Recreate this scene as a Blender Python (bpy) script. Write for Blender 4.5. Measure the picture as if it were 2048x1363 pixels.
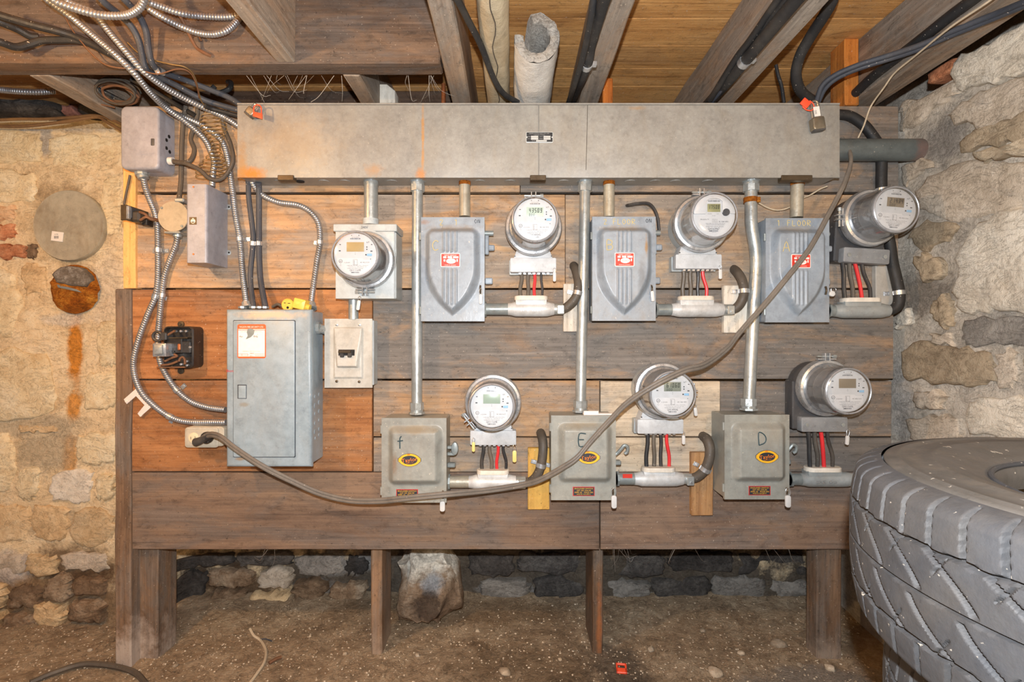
import bpy, bmesh, math, random
from mathutils import Vector, Matrix, noise as mn
R = math.radians
F = 1024.0                      # focal length in pixels of the 2048 px wide frame
CZ = 1.035                      # camera height above the dirt floor
BY = 1.64                       # front plane of the plank board
scene = bpy.context.scene
COL = scene.collection
for o in list(bpy.data.objects):
    bpy.data.objects.remove(o)

# ------------------------------------------------------------------ camera, lights, exposure
cam = bpy.data.objects.new('camera', bpy.data.cameras.new('camera'))
COL.objects.link(cam)
cam.data.sensor_width = 36.0
cam.data.lens = 18.0
cam.data.clip_start = 0.02
cam.location = (0, 0, CZ)
cam.rotation_euler = (R(90), 0, 0)
scene.camera = cam

world = bpy.data.worlds.new('world')
scene.world = world
world.use_nodes = True
world.node_tree.nodes['Background'].inputs[0].default_value = (0.95, 0.93, 1.0, 1)
world.node_tree.nodes['Background'].inputs[1].default_value = 0.14

def lamp(name, loc, energy, color, radius):
    l = bpy.data.lights.new(name, 'POINT')
    l.energy = energy; l.color = color; l.shadow_soft_size = radius
    o = bpy.data.objects.new(name, l); COL.objects.link(o); o.location = loc
    return o
lamp('camera_flash', (0.0, -0.03, CZ + 0.12), 120, (0.92, 0.96, 1.0), 0.012)
lamp('basement_bulb', (-1.22, 0.62, CZ + 0.52), 34, (1.0, 0.60, 0.26), 0.03)
lamp('warm_fill', (0.9, -1.3, CZ + 0.30), 66, (1.0, 0.62, 0.28), 0.06)  # added warm fill behind the camera, no bulb known there

vs = scene.view_settings
scene.display_settings.display_device = 'sRGB'
vs.view_transform = 'Standard'
vs.look = 'None'
vs.exposure = 0.0
vs.gamma = 1.0
vs.use_curve_mapping = False

# ------------------------------------------------------------------ helpers: positions
def W(px, py, Y):
    return Vector(((px - 1024) / F * Y, Y, CZ - (py - 681.5) / F * Y))
def X_(px, Y): return (px - 1024) / F * Y
def Z_(py, Y): return CZ - (py - 681.5) / F * Y
def onX(px, py, X):
    Y = X * F / (px - 1024)
    return Vector((X, Y, Z_(py, Y)))
def onZ(px, py, Zr):
    Y = Zr * F / (681.5 - py)
    return Vector((X_(px, Y), Y, CZ + Zr))

def catmull(pts, n):
    pts = [Vector(p) for p in pts]
    if len(pts) < 3 or n < 2:
        return pts
    P = [2 * pts[0] - pts[1]] + pts + [2 * pts[-1] - pts[-2]]
    out = []
    for i in range(1, len(P) - 2):
        p0, p1, p2, p3 = P[i - 1:i + 3]
        for k in range(n):
            t = k / n
            out.append(0.5 * (2 * p1 + (p2 - p0) * t + (2 * p0 - 5 * p1 + 4 * p2 - p3) * t * t
                              + (3 * p1 - p0 - 3 * p2 + p3) * t ** 3))
    out.append(pts[-1])
    return out

def even(pts, step):
    out = [pts[0]]; acc = 0.0
    for a, b in zip(pts, pts[1:]):
        L = (b - a).length
        if L < 1e-9: continue
        while acc + L >= step:
            t = (step - acc) / L
            a = a.lerp(b, t); L = (b - a).length; acc = 0.0
            out.append(a.copy())
        acc += L
    return out

def smooth(a, b, x):
    t = max(0.0, min(1.0, (x - a) / (b - a)))
    return t * t * (3 - 2 * t)

# ------------------------------------------------------------------ mesh builder
_txt = {}
def text_geo(s):
    if s not in _txt:
        cu = bpy.data.curves.new('t', 'FONT')
        cu.body = s; cu.size = 1.0; cu.resolution_u = 2
        ob = bpy.data.objects.new('t', cu)
        me = bpy.data.meshes.new_from_object(ob)
        vs_ = [(v.co.x, v.co.y) for v in me.vertices]
        fs_ = [tuple(p.vertices) for p in me.polygons]
        bpy.data.objects.remove(ob); bpy.data.curves.remove(cu); bpy.data.meshes.remove(me)
        xs = [v[0] for v in vs_] or [0, 1]
        _txt[s] = (vs_, fs_, min(xs), max(xs))
    return _txt[s]

SEG7 = {'0': 'abcdef', '1': 'bc', '2': 'abged', '3': 'abgcd', '4': 'fgbc', '5': 'afgcd', '6': 'afgedc',
        '7': 'abc', '8': 'abcdefg', '9': 'abfgcd', ' ': ''}
STROKE = {'A': [[(0, 0), (.33, 1), (.66, 0)], [(.12, .36), (.56, .36)]],
          'B': [[(.05, 0), (.05, 1), (.5, .92), (.55, .7), (.4, .55), (.08, .52)], [(.4, .55), (.62, .35), (.5, .05), (.05, 0)]],
          'C': [[(.6, .85), (.35, 1), (.08, .75), (.05, .35), (.25, .02), (.6, .12)]],
          'D': [[(.08, 0), (.04, 1), (.4, .95), (.65, .6), (.55, .2), (.08, 0)]],
          'E': [[(.6, 1), (.05, .98), (.05, 0), (.62, .03)], [(.05, .52), (.45, .52)]],
          'F': [[(.08, 0), (.08, 1), (.55, 1)], [(.08, .55), (.45, .57)]],
          'f': [[(.3, 0), (.3, .8), (.42, 1)], [(.1, .6), (.55, .66)]],
          'L': [[(.05, 1), (.05, 0), (.55, 0)]],
          'O': [[(.3, 1), (.05, .6), (.2, .05), (.5, .1), (.62, .6), (.3, 1)]],
          'R': [[(.05, 0), (.08, 1), (.55, .85), (.5, .55), (.1, .48), (.62, 0)]],
          'N': [[(.05, 0), (.08, 1), (.55, 0), (.6, 1)]],
          '1': [[(.1, .8), (.3, 1), (.3, 0)]],
          '2': [[(.05, .8), (.3, 1), (.55, .75), (.1, 0), (.6, .02)]],
          '3': [[(.05, .9), (.5, 1), (.25, .55), (.6, .3), (.1, 0)]],
          'l': [[(.3, 1), (.3, 0)]], ' ': []}

class MB:
    def __init__(s): s.v = []; s.f = []
    def add(s, vs_, fs_):
        n = len(s.v)
        s.v += [tuple(p) for p in vs_]
        s.f += [tuple(i + n for i in q) for q in fs_]
        return s
    def box(s, x0, x1, y0, y1, z0, z1, b=0.0):
        x0, x1 = min(x0, x1), max(x0, x1); y0, y1 = min(y0, y1), max(y0, y1); z0, z1 = min(z0, z1), max(z0, z1)
        if b <= 0:
            v = [(x, y, z) for x in (x0, x1) for y in (y0, y1) for z in (z0, z1)]
            return s.add(v, [(0, 1, 3, 2), (4, 6, 7, 5), (0, 4, 5, 1), (2, 3, 7, 6), (0, 2, 6, 4), (1, 5, 7, 3)])
        b = min(b, (x1 - x0) * .45, (y1 - y0) * .45, (z1 - z0) * .45)
        v = []; idx = {}
        for i, (x, sx) in enumerate(((x0, 1), (x1, -1))):
            for j, (y, sy) in enumerate(((y0, 1), (y1, -1))):
                for k, (z, sz) in enumerate(((z0, 1), (z1, -1))):
                    idx[i, j, k] = len(v)
                    v += [(x, y + sy * b, z + sz * b), (x + sx * b, y, z + sz * b), (x + sx * b, y + sy * b, z)]
        f = []
        for a in range(3):
            o1, o2 = [t for t in range(3) if t != a]
            for e in (0, 1):
                q = []
                for p, r in ((0, 0), (0, 1), (1, 1), (1, 0)):
                    c = [0, 0, 0]; c[a] = e; c[o1] = p; c[o2] = r
                    q.append(idx[tuple(c)] + a)
                f.append(tuple(q))
            for p in (0, 1):
                for r in (0, 1):
                    c0 = [0, 0, 0]; c1 = [0, 0, 0]
                    c0[o1] = c1[o1] = p; c0[o2] = c1[o2] = r; c1[a] = 1
                    i0, i1 = idx[tuple(c0)], idx[tuple(c1)]
                    f.append((i0 + o1, i0 + o2, i1 + o2, i1 + o1))
        for c in idx.values():
            f.append((c, c + 1, c + 2))
        return s.add(v, f)
    def tube(s, pts, r, seg=10, n=6, cap=True, rf=None, step=None, flat=1.0):
        P = catmull(pts, n)
        if step: P = even(P, step)
        if len(P) < 2: return s
        t0 = (P[1] - P[0]).normalized()
        up = Vector((0, -1, 0)) if abs(t0.y) < .9 else Vector((0, 0, 1))
        nrm = (up - t0 * up.dot(t0)).normalized()
        V = []; d = 0.0
        for i, p in enumerate(P):
            t = (P[min(i + 1, len(P) - 1)] - P[max(i - 1, 0)])
            if t.length < 1e-9: t = t0
            t = t.normalized()
            nrm = (nrm - t * nrm.dot(t))
            nrm = nrm.normalized() if nrm.length > 1e-6 else t.orthogonal().normalized()
            bn = t.cross(nrm)
            if i: d += (p - P[i - 1]).length
            for k in range(seg):
                a = 2 * math.pi * k / seg
                rr_ = r if rf is None else rf(d, a)
                V.append(p + nrm * (math.cos(a) * rr_) + bn * (math.sin(a) * rr_ * flat))
        Fc = []
        for i in range(len(P) - 1):
            for k in range(seg):
                k2 = (k + 1) % seg
                Fc.append((i * seg + k, i * seg + k2, (i + 1) * seg + k2, (i + 1) * seg + k))
        if cap:
            Fc.append(tuple(range(seg))[::-1]); m = (len(P) - 1) * seg
            Fc.append(tuple(range(m, m + seg)))
        return s.add(V, Fc)
    def armor(s, pts, r, pitch=.0086, seg=14, n=8):
        def rf(d, a):
            u = (d / pitch + a / (2 * math.pi)) % 1.0
            return r * (0.76 + 0.26 * max(0.0, math.sin(math.pi * u)) ** .6)
        return s.tube(pts, r, seg=seg, n=n, rf=rf, step=pitch / 6)
    def lathe(s, prof, c=(0, 0, 0), axis='Y', seg=40):
        V = []; Fc = []; rows = []
        for r_, t in prof:
            row = []
            if abs(r_) < 1e-7:
                row = [len(V)] * seg
                V.append((0, t))
                V[-1] = (0.0, 0.0, t)
            else:
                for k in range(seg):
                    a = 2 * math.pi * k / seg
                    row.append(len(V)); V.append((r_ * math.cos(a), r_ * math.sin(a), t))
            rows.append(row)
        for A, B in zip(rows, rows[1:]):
            for k in range(seg):
                k2 = (k + 1) % seg
                q = []
                for i in (A[k], A[k2], B[k2], B[k]):
                    if i not in q: q.append(i)
                if len(q) > 2: Fc.append(tuple(q))
        if axis == 'Y': V = [(x + c[0], t + c[1], y + c[2]) for x, y, t in V]
        elif axis == 'X': V = [(t + c[0], x + c[1], y + c[2]) for x, y, t in V]
        else: V = [(x + c[0], y + c[1], t + c[2]) for x, y, t in V]
        return s.add(V, Fc)
    def prism(s, out, y0, y1, b=.002, nb=2):
        """outline in the xz plane, front face at y0, back at y1, rounded front edge b"""
        area = sum(out[i][0] * out[(i + 1) % len(out)][1] - out[(i + 1) % len(out)][0] * out[i][1] for i in range(len(out)))
        if area < 0: out = out[::-1]
        n = len(out); nr = []
        for i in range(n):
            a = Vector(out[i]) - Vector(out[i - 1]); c = Vector(out[(i + 1) % n]) - Vector(out[i])
            a.normalize(); c.normalize()
            m = Vector((-a.y - c.y, a.x + c.x))
            m = m.normalized() if m.length > 1e-6 else Vector((-a.y, a.x))
            k = max(.4, m.dot(Vector((-a.y, a.x))))
            nr.append(m / k)
        rings = [(0.0, y1)]
        for k in range(nb + 1):
            a = math.pi / 2 * k / max(1, nb)
            if b <= 0 and k: break
            rings.append((b * (1 - math.cos(a)), y0 + b * (1 - math.sin(a)) if b > 0 else y0))
        V = []; Fc = []
        for ins, y in rings:
            for p, m in zip(out, nr):
                V.append((p[0] + m.x * ins, y, p[1] + m.y * ins))
        for j in range(len(rings) - 1):
            for k in range(n):
                k2 = (k + 1) % n
                Fc.append((j * n + k, j * n + k2, (j + 1) * n + k2, (j + 1) * n + k))
        Fc.append(tuple(range(n)))
        m = (len(rings) - 1) * n
        Fc.append(tuple(range(m, m + n)))
        return s.add(V, Fc)
    def hf(s, x0, x1, z0, z1, nx, nz, fn):
        V = []; Fc = []
        for j in range(nz + 1):
            z = z0 + (z1 - z0) * j / nz
            for i in range(nx + 1):
                x = x0 + (x1 - x0) * i / nx
                V.append((x, fn(x, z), z))
        for j in range(nz):
            for i in range(nx):
                a = j * (nx + 1) + i
                Fc.append((a, a + 1, a + nx + 2, a + nx + 1))
        return s.add(V, Fc)
    def text(s, t, x, z, y, size, w=None, align='C'):
        vs_, fs_, a, b = text_geo(t)
        k = size; kx = k
        if w and (b - a) > 1e-6: kx = w / (b - a)
        off = x - (a + b) / 2 * kx if align == 'C' else x - a * kx
        return s.add([(px * kx + off, y, pz * k + z - size * .35) for px, pz in vs_], fs_)
    def lcd(s, t, x, z, y, w, h, gap=.35, thick=.16, slant=.08):
        n = len(t); cw = w / n; dw = cw * (1 - gap); th = h * thick * .8
        for i, ch in enumerate(t):
            x0 = x - w / 2 + i * cw; x1 = x0 + dw; z0 = z - h / 2; z1 = z + h / 2; zm = z
            B = {'a': (x0, x1, z1 - th, z1), 'd': (x0, x1, z0, z0 + th), 'g': (x0, x1, zm - th / 2, zm + th / 2),
                 'f': (x0, x0 + th, zm, z1), 'b': (x1 - th, x1, zm, z1), 'e': (x0, x0 + th, z0, zm), 'c': (x1 - th, x1, z0, zm)}
            for g in SEG7.get(ch, ''):
                a, b, c, d = B[g]
                q = [(a, c), (b, c), (b, d), (a, d)]
                s.add([(p + slant * (r_ - z), y, r_) for p, r_ in q], [(0, 1, 2, 3)])
        return s
    def bars(s, x, z, y, w, h, n=24, seed=1):
        rnd = random.Random(seed)
        c = w / n
        for i in range(n):
            ww = c * rnd.choice((.35, .5, .75))
            x0 = x - w / 2 + i * c
            s.add([(x0, y, z - h / 2), (x0 + ww, y, z - h / 2), (x0 + ww, y, z + h / 2), (x0, y, z + h / 2)], [(0, 1, 2, 3)])
        return s
    def rect(s, x0, x1, z0, z1, y):
        return s.add([(x0, y, z0), (x1, y, z0), (x1, y, z1), (x0, y, z1)], [(0, 1, 2, 3)])
    def strokes(s, t, x, z, y, h, r=.0016, adv=.85):
        for ch in t:
            for pl in STROKE.get(ch, []):
                s.tube([(x + p[0] * h, y, z + p[1] * h) for p in pl], r, seg=5, n=3)
            x += h * adv
        return s
    def xf(s, M):
        s.v = [tuple(M @ Vector(p)) for p in s.v]; return s
    def jit(s, amp, sc=3.0, seed=0.0):
        o = []
        for p in s.v:
            q = Vector(p) * sc + Vector((seed, seed * 1.7, seed * .3))
            o.append(tuple(Vector(p) + mn.noise_vector(q) * amp))
        s.v = o; return s

def rr(x0, x1, z0, z1, r, n=5):
    out = []
    for cx, cz, a0 in ((x1 - r, z0 + r, -90), (x1 - r, z1 - r, 0), (x0 + r, z1 - r, 90), (x0 + r, z0 + r, 180)):
        for k in range(n + 1):
            a = R(a0 + 90 * k / n); out.append((cx + r * math.cos(a), cz + r * math.sin(a)))
    return out
def circ(cx, cz, r, n=32, sx=1.0, sz=1.0):
    return [(cx + sx * r * math.cos(2 * math.pi * k / n), cz + sz * r * math.sin(2 * math.pi * k / n)) for k in range(n)]

# ------------------------------------------------------------------ objects
WL = {}
_mesh = {}
def tag(o, label, cat, group=None, kind=None):
    if label: o['label'] = label
    if cat: o['category'] = cat
    if group: o['group'] = group
    if kind: o['kind'] = kind
    return o
def thing(name, label, cat, loc, group=None, local=False):
    o = bpy.data.objects.new(name, None)
    o.empty_display_size = .03
    COL.objects.link(o); o.location = loc
    WL[o.name] = Vector((0, 0, 0)) if local else Vector(loc)
    return tag(o, label, cat, group)
def to_mesh(name, mb, off, m, sm=35, recalc=True):
    me = bpy.data.meshes.new(name)
    me.from_pydata([(p[0] - off[0], p[1] - off[1], p[2] - off[2]) for p in mb.v], [], mb.f)
    if recalc and len(mb.f) < 30000:
        bm = bmesh.new(); bm.from_mesh(me)
        bmesh.ops.recalc_face_normals(bm, faces=bm.faces)
        bm.to_mesh(me); bm.free()
    me.materials.append(m)
    me.polygons.foreach_set('use_smooth', [True] * len(me.polygons))
    me.set_sharp_from_angle(angle=R(sm))
    me.update()
    return me
def part(name, mb, m, parent, label=None, key=None, sm=35, kind=None, recalc=True):
    off = WL[parent.name]
    if key and key in _mesh:
        me = _mesh[key]
    else:
        mb = mb() if callable(mb) else mb
        me = to_mesh(name, mb, off, m, sm, recalc)
        if key: _mesh[key] = me
    o = bpy.data.objects.new(name, me)
    COL.objects.link(o); o.parent = parent
    WL[o.name] = off
    if label: o['label'] = label
    if kind: o['kind'] = kind
    return o
def solo(name, mb, m, label, cat, group=None, kind=None, sm=35):
    xs, ys, zs = zip(*mb.v)
    loc = Vector(((min(xs) + max(xs)) / 2, (min(ys) + max(ys)) / 2, min(zs)))
    o = bpy.data.objects.new(name, to_mesh(name, mb, loc, m, sm))
    COL.objects.link(o); o.location = loc; WL[o.name] = loc
    return tag(o, label, cat, group, kind)
def structure(name, mb, m, sm=50, recalc=True):
    o = bpy.data.objects.new(name, to_mesh(name, mb, (0, 0, 0), m, sm, recalc))
    COL.objects.link(o); WL[o.name] = Vector((0, 0, 0)); o['kind'] = 'structure'
    return o

# ------------------------------------------------------------------ materials
def lin(c):
    return tuple(((x / 255) / 12.92 if x / 255 <= .04045 else ((x / 255 + .055) / 1.055) ** 2.4) for x in c) + (1.0,)
class G:
    def __init__(s, name):
        s.m = bpy.data.materials.new(name); s.m.use_nodes = True
        s.nt = s.m.node_tree; s.b = s.nt.nodes['Principled BSDF']; s._co = None
    def node(s, t, **kw):
        n = s.nt.nodes.new(t)
        for k, v in kw.items(): setattr(n, k, v)
        return n
    def put(s, sock, v):
        if hasattr(v, 'is_output'): s.nt.links.new(v, sock)
        elif isinstance(v, tuple) and len(v) == 3 and sock.type == 'RGBA': sock.default_value = lin(v)
        else: sock.default_value = v
    def pos(s, rnd=True):
        if s._co is None:
            g = s.node('ShaderNodeNewGeometry').outputs['Position']
            s._raw = g
            if rnd:
                oi = s.node('ShaderNodeObjectInfo')
                mu = s.node('ShaderNodeMath', operation='MULTIPLY'); s.put(mu.inputs[0], oi.outputs['Random']); mu.inputs[1].default_value = 31.7
                cb = s.node('ShaderNodeCombineXYZ')
                for i in range(3): s.put(cb.inputs[i], mu.outputs[0])
                ad = s.node('ShaderNodeVectorMath', operation='ADD'); s.put(ad.inputs[0], g); s.put(ad.inputs[1], cb.outputs[0])
                s._rand = oi.outputs['Random']
                s._co = ad.outputs[0]
            else:
                s._co = g; s._rand = None
        return s._co
    def scaled(s, co, k):
        n = s.node('ShaderNodeVectorMath', operation='MULTIPLY'); s.put(n.inputs[0], co); n.inputs[1].default_value = k
        return n.outputs[0]
    def noise(s, co, scale, detail=5, rough=.6, dist=0.0):
        n = s.node('ShaderNodeTexNoise'); s.put(n.inputs['Vector'], co)
        n.inputs['Scale'].default_value = scale; n.inputs['Detail'].default_value = detail
        n.inputs['Roughness'].default_value = rough; n.inputs['Distortion'].default_value = dist
        return n.outputs['Fac']
    def ramp(s, fac, stops):
        n = s.node('ShaderNodeValToRGB'); e = n.color_ramp.elements
        while len(e) < len(stops): e.new(.5)
        for el, (p, c) in zip(e, stops):
            el.position = p; el.color = lin(c) if isinstance(c, tuple) else (c, c, c, 1)
        s.put(n.inputs[0], fac); return n.outputs[0]
    def mix(s, fac, a, b, blend='MIX'):
        n = s.node('ShaderNodeMix', data_type='RGBA', blend_type=blend)
        s.put(n.inputs[0], fac); s.put(n.inputs[6], a); s.put(n.inputs[7], b); return n.outputs[2]
    def math(s, op, a, b=0.0, c=None):
        n = s.node('ShaderNodeMath', operation=op); s.put(n.inputs[0], a); s.put(n.inputs[1], b)
        if c is not None: s.put(n.inputs[2], c)
        n.use_clamp = False; return n.outputs[0]
    def map(s, v, a, b, c=0.0, d=1.0):
        n = s.node('ShaderNodeMapRange'); s.put(n.inputs[0], v)
        for i, x in enumerate((a, b, c, d)): n.inputs[i + 1].default_value = x
        return n.outputs[0]
    def blob(s, c, r, nz=None, soft=.5):
        """mask that is 1 inside an ellipsoid round the world point c, ragged by the noise nz"""
        a = s.node('ShaderNodeVectorMath', operation='SUBTRACT'); s.put(a.inputs[0], s._raw); a.inputs[1].default_value = c
        b = s.node('ShaderNodeVectorMath', operation='DIVIDE'); s.put(b.inputs[0], a.outputs[0]); b.inputs[1].default_value = r
        l = s.node('ShaderNodeVectorMath', operation='LENGTH'); s.put(l.inputs[0], b.outputs[0])
        d = l.outputs['Value']
        if nz is not None: d = s.math('ADD', d, s.math('MULTIPLY', s.math('SUBTRACT', nz, .5), 2.0))
        return s.map(d, 1.0, 1.0 - soft, 0, 1)
    def bump(s, h, strength=.3, dist=.01):
        n = s.node('ShaderNodeBump'); n.inputs['Strength'].default_value = strength; n.inputs['Distance'].default_value = dist
        s.put(n.inputs['Height'], h); s.put(s.b.inputs['Normal'], n.outputs[0])
    def done(s, col=None, rough=None, metal=None, spec=None):
        if col is not None: s.put(s.b.inputs['Base Color'], col)
        if rough is not None: s.put(s.b.inputs['Roughness'], rough)
        if metal is not None: s.put(s.b.inputs['Metallic'], metal)
        if spec is not None: s.b.inputs['Specular IOR Level'].default_value = spec
        return s.m

def wood(name, light, mid, dark, grey=(120, 112, 104), gamt=.5, axis=0, sc=1.0, blobs=(), speck=.25, rnd=True, knots=True):
    g = G(name); co = g.pos(rnd)
    k = [85.0, 85.0, 85.0]; k[axis] = 2.6
    kb = [7.0, 7.0, 7.0]; kb[axis] = 2.2
    grain = g.noise(g.scaled(co, tuple(x * sc for x in k)), 1.0, 8, .66, .6)
    blot = g.noise(g.scaled(co, tuple(x * sc for x in kb)), 1.0, 6, .62, .6)
    f = g.math('ADD', g.math('MULTIPLY', grain, .45), g.math('MULTIPLY', blot, .55))
    col = g.ramp(f, [(.30, dark), (.46, mid), (.62, light)])
    gm = g.noise(g.scaled(co, tuple(x * sc * 1.3 for x in kb)), 1.0, 9, .7, .9)
    gm = g.map(gm, .56 - gamt * .22, .66 - gamt * .16, 0, min(1.0, gamt * 1.35))
    gc = g.ramp(grain, [(.25, tuple(int(x * .78) for x in grey)), (.55, grey), (.8, tuple(min(255, int(x * 1.22)) for x in grey))])
    col = g.mix(gm, col, gc)
    stn = g.noise(g.scaled(co, tuple(x * 2.2 * sc for x in kb)), 1.0, 5, .7, 1.5)
    col = g.mix(g.map(stn, .60, .76, 0, .55), col, tuple(int(x * .45) for x in dark))
    nz = g.noise(co, 14, 6, .7)
    for c, r_, cc, st in blobs:
        col = g.mix(g.math('MULTIPLY', g.blob(c, r_, nz, .6), st), col, cc)
    sp = g.noise(co, 190, 2, .5)
    col = g.mix(g.map(sp, .69, .75, 0, speck * 2), col, (214, 198, 178))
    sp2 = g.noise(co, 120, 3, .6)
    col = g.mix(g.map(sp2, .66, .72, 0, .55), col, tuple(int(x * .4) for x in dark))
    mo = g.noise(g.scaled(co, tuple(x * .55 for x in (60, 60, 60)) if axis is None else tuple(22.0 if i == axis else 44.0 for i in range(3))), 1.0, 9, .78, .4)
    col = g.mix(1.0, col, g.ramp(mo, [(.30, .50), (.47, .92), (.70, 1.0)]), 'MULTIPLY')
    if rnd:
        v = g.map(g._rand, 0, 1, .98, 1.2)
        hs = g.node('ShaderNodeHueSaturation'); g.put(hs.inputs['Value'], v); g.put(hs.inputs['Color'], col); col = hs.outputs[0]
    g.bump(g.math('ADD', grain, g.math('MULTIPLY', sp2, .35)), .55, .004)
    return g.done(col, g.map(grain, .3, .7, .62, .85), 0.0, .3)

def paint(name, col, rough=.45, metal=0.0, dirt=(150, 138, 120), damt=.35, rust=0.0, speck=.4, bump=.12, blobs=(), var=.10, coat=0.0, sc=1.0, rustc=(150, 92, 40)):
    g = G(name); co = g.pos(True)
    n1 = g.noise(co, 7 * sc, 6, .65, .4); n2 = g.noise(co, 46 * sc, 6, .7); n3 = g.noise(co, 210 * sc, 3, .6)
    lo = tuple(max(0, int(x * (1 - var))) for x in col); hi = tuple(min(255, int(x * (1 + var))) for x in col)
    c = g.ramp(g.math('ADD', g.math('MULTIPLY', n1, .6), g.math('MULTIPLY', n2, .4)), [(.36, lo), (.5, col), (.66, hi)])
    mo = g.noise(co, 34 * sc, 9, .8, .3)
    c = g.mix(1.0, c, g.ramp(mo, [(.30, .72), (.46, .96), (.70, 1.0)]), 'MULTIPLY')
    d = g.noise(g.scaled(co, (9, 9, 3.5)), 1.0 * sc, 7, .7, .5)
    c = g.mix(g.map(d, .48, .72, 0, damt), c, dirt)
    if rust > 0:
        rn = g.noise(co, 11 * sc, 8, .72, .5)
        c = g.mix(g.map(rn, .74 - rust * .3, .80 - rust * .2, 0, .9), c, g.ramp(n2, [(.35, tuple(int(x * .55) for x in rustc)), (.62, rustc)]))
    nz = g.noise(co, 24, 7, .75)
    for cc_, r_, cc, st in blobs:
        c = g.mix(g.math('MULTIPLY', g.blob(cc_, r_, nz, .7), st), c, cc)
    c = g.mix(g.map(n3, .70, .75, 0, speck), c, tuple(int(x * .35) for x in col))
    n4 = g.noise(co, 170 * sc, 2, .5)
    c = g.mix(g.map(n4, .71, .75, 0, speck), c, (226, 214, 196))
    if bump > 0: g.bump(g.math('ADD', n2, g.math('MULTIPLY', n3, .5)), bump, .003)
    m = g.done(c, g.map(n2, .3, .7, max(.05, rough - .1), min(1, rough + .12)), metal)
    if coat: g.b.inputs['Coat Weight'].default_value = coat
    return m

def plain(name, col, rough=.5, metal=0.0, spec=.5):
    g = G(name); co = g.pos(True)
    n = g.noise(co, 60, 4, .6)
    c = g.mix(g.map(n, .3, .7, 0, .16), col, tuple(int(x * .7) for x in col))
    return g.done(c, rough, metal, spec)

def masonry(name, cols, rnd=True, sc=1.0, blobs=(), bump=.6, tint=.2, speck=.5, dark=None):
    """stone, mortar and dirt: cols dark, mid, light"""
    g = G(name); co = g.pos(rnd)
    big = g.noise(co, 4.2 * sc, 7, .66, .5); md = g.noise(co, 17 * sc, 8, .72, .35); fine = g.noise(co, 85 * sc, 6, .75)
    f = g.math('ADD', g.math('MULTIPLY', big, .42), g.math('ADD', g.math('MULTIPLY', md, .36), g.math('MULTIPLY', fine, .22)))
    n = len(cols)
    c = g.ramp(f, [(.36 + .28 * i / (n - 1), cc) for i, cc in enumerate(cols)])
    vo = g.node('ShaderNodeTexVoronoi', feature='DISTANCE_TO_EDGE'); g.put(vo.inputs['Vector'], g.scaled(co, (1, 1, 1)))
    vo.inputs['Scale'].default_value = 26 * sc
    cr = g.noise(g.scaled(co, (1, 1, 2.2)), 9 * sc, 9, .72, 1.6)
    band = g.math('ABSOLUTE', g.math('SUBTRACT', cr, .5))
    c = g.mix(g.map(band, .006, .0, 0, .75), c, tuple(int(x * .45) for x in cols[0]))
    nz = g.noise(co, 9, 8, .72)
    for c_, r_, cc, st in blobs:
        c = g.mix(g.math('MULTIPLY', g.blob(c_, r_, nz, .45), st), c, g.ramp(fine, [(.34, tuple(int(x * .74) for x in cc)), (.62, cc)]))
    s1 = g.noise(co, 150 * sc, 3, .6)
    c = g.mix(g.map(s1, .66, .72, 0, speck), c, tuple(int(x * .4) for x in cols[0]))
    if rnd and tint:
        hs = g.node('ShaderNodeHueSaturation'); g.put(hs.inputs['Value'], g.map(g._rand, 0, 1, 1 - tint, 1 + tint * .6)); g.put(hs.inputs['Color'], c); c = hs.outputs[0]
    h = g.math('ADD', g.math('MULTIPLY', md, 1.0), g.math('ADD', g.math('MULTIPLY', fine, .45), g.map(band, .012, 0, 0, -.35)))
    g.bump(h, bump, .022)
    return g.done(c, .9, 0.0, .2)
# ------------------------------------------------------------------ material palette
def w3(px, py, Y): return tuple(W(px, py, Y))
M = {}
M['plank_tan'] = wood('plank_tan', (200, 164, 126), (168, 134, 100), (96, 74, 56), (150, 140, 129), .55)
M['plank_grey'] = wood('plank_grey', (170, 142, 114), (134, 114, 96), (76, 64, 56), (122, 116, 110), .8)
M['plank_mid'] = wood('plank_mid', (192, 162, 128), (158, 132, 106), (94, 75, 60), (142, 133, 123), .65)
M['plank_orange'] = wood('plank_orange', (184, 130, 84), (152, 100, 60), (86, 55, 34), (140, 112, 90), .4)
M['plank_pale'] = wood('plank_pale', (222, 204, 178), (196, 176, 150), (136, 116, 96), (182, 170, 154), .5)
M['plank_base'] = wood('plank_base', (148, 122, 100), (122, 100, 84), (80, 64, 54), (120, 110, 103), .5)
M['post'] = wood('post', (146, 116, 90), (114, 90, 70), (66, 51, 40), (116, 106, 97), .55, axis=2, blobs=(((-1.24, 1.66, .0), (.12, .2, .16), (196, 180, 166), .7), ((-.45, 1.75, .0), (.06, .2, .10), (170, 150, 130), .5), ((1.03, 1.70, .0), (.09, .2, .08), (176, 158, 140), .5), ((.29, 1.72, .10), (.012, .1, .14), (184, 104, 44), .5)))
M['strip_yellow'] = wood('strip_yellow', (232, 182, 116), (214, 158, 92), (176, 118, 62), (190, 150, 110), .08, axis=2)
M['joist'] = wood('joist', (176, 152, 128), (148, 126, 106), (90, 76, 64), (152, 142, 130), .65, axis=1, speck=.5)
M['header'] = wood('header', (140, 114, 92), (110, 88, 71), (66, 53, 43), (108, 98, 91), .6, axis=0)
M['rim'] = wood('rim', (104, 82, 66), (78, 60, 48), (46, 36, 30), (84, 76, 70), .5, axis=0)
M['deck'] = wood('deck', (234, 180, 114), (208, 152, 90), (122, 74, 36), (176, 144, 108), .2, axis=0, speck=.8)
M['block_white'] = wood('block_white', (236, 228, 214), (222, 212, 196), (160, 136, 108), (206, 200, 190), .3, axis=2, sc=.8)
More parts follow.
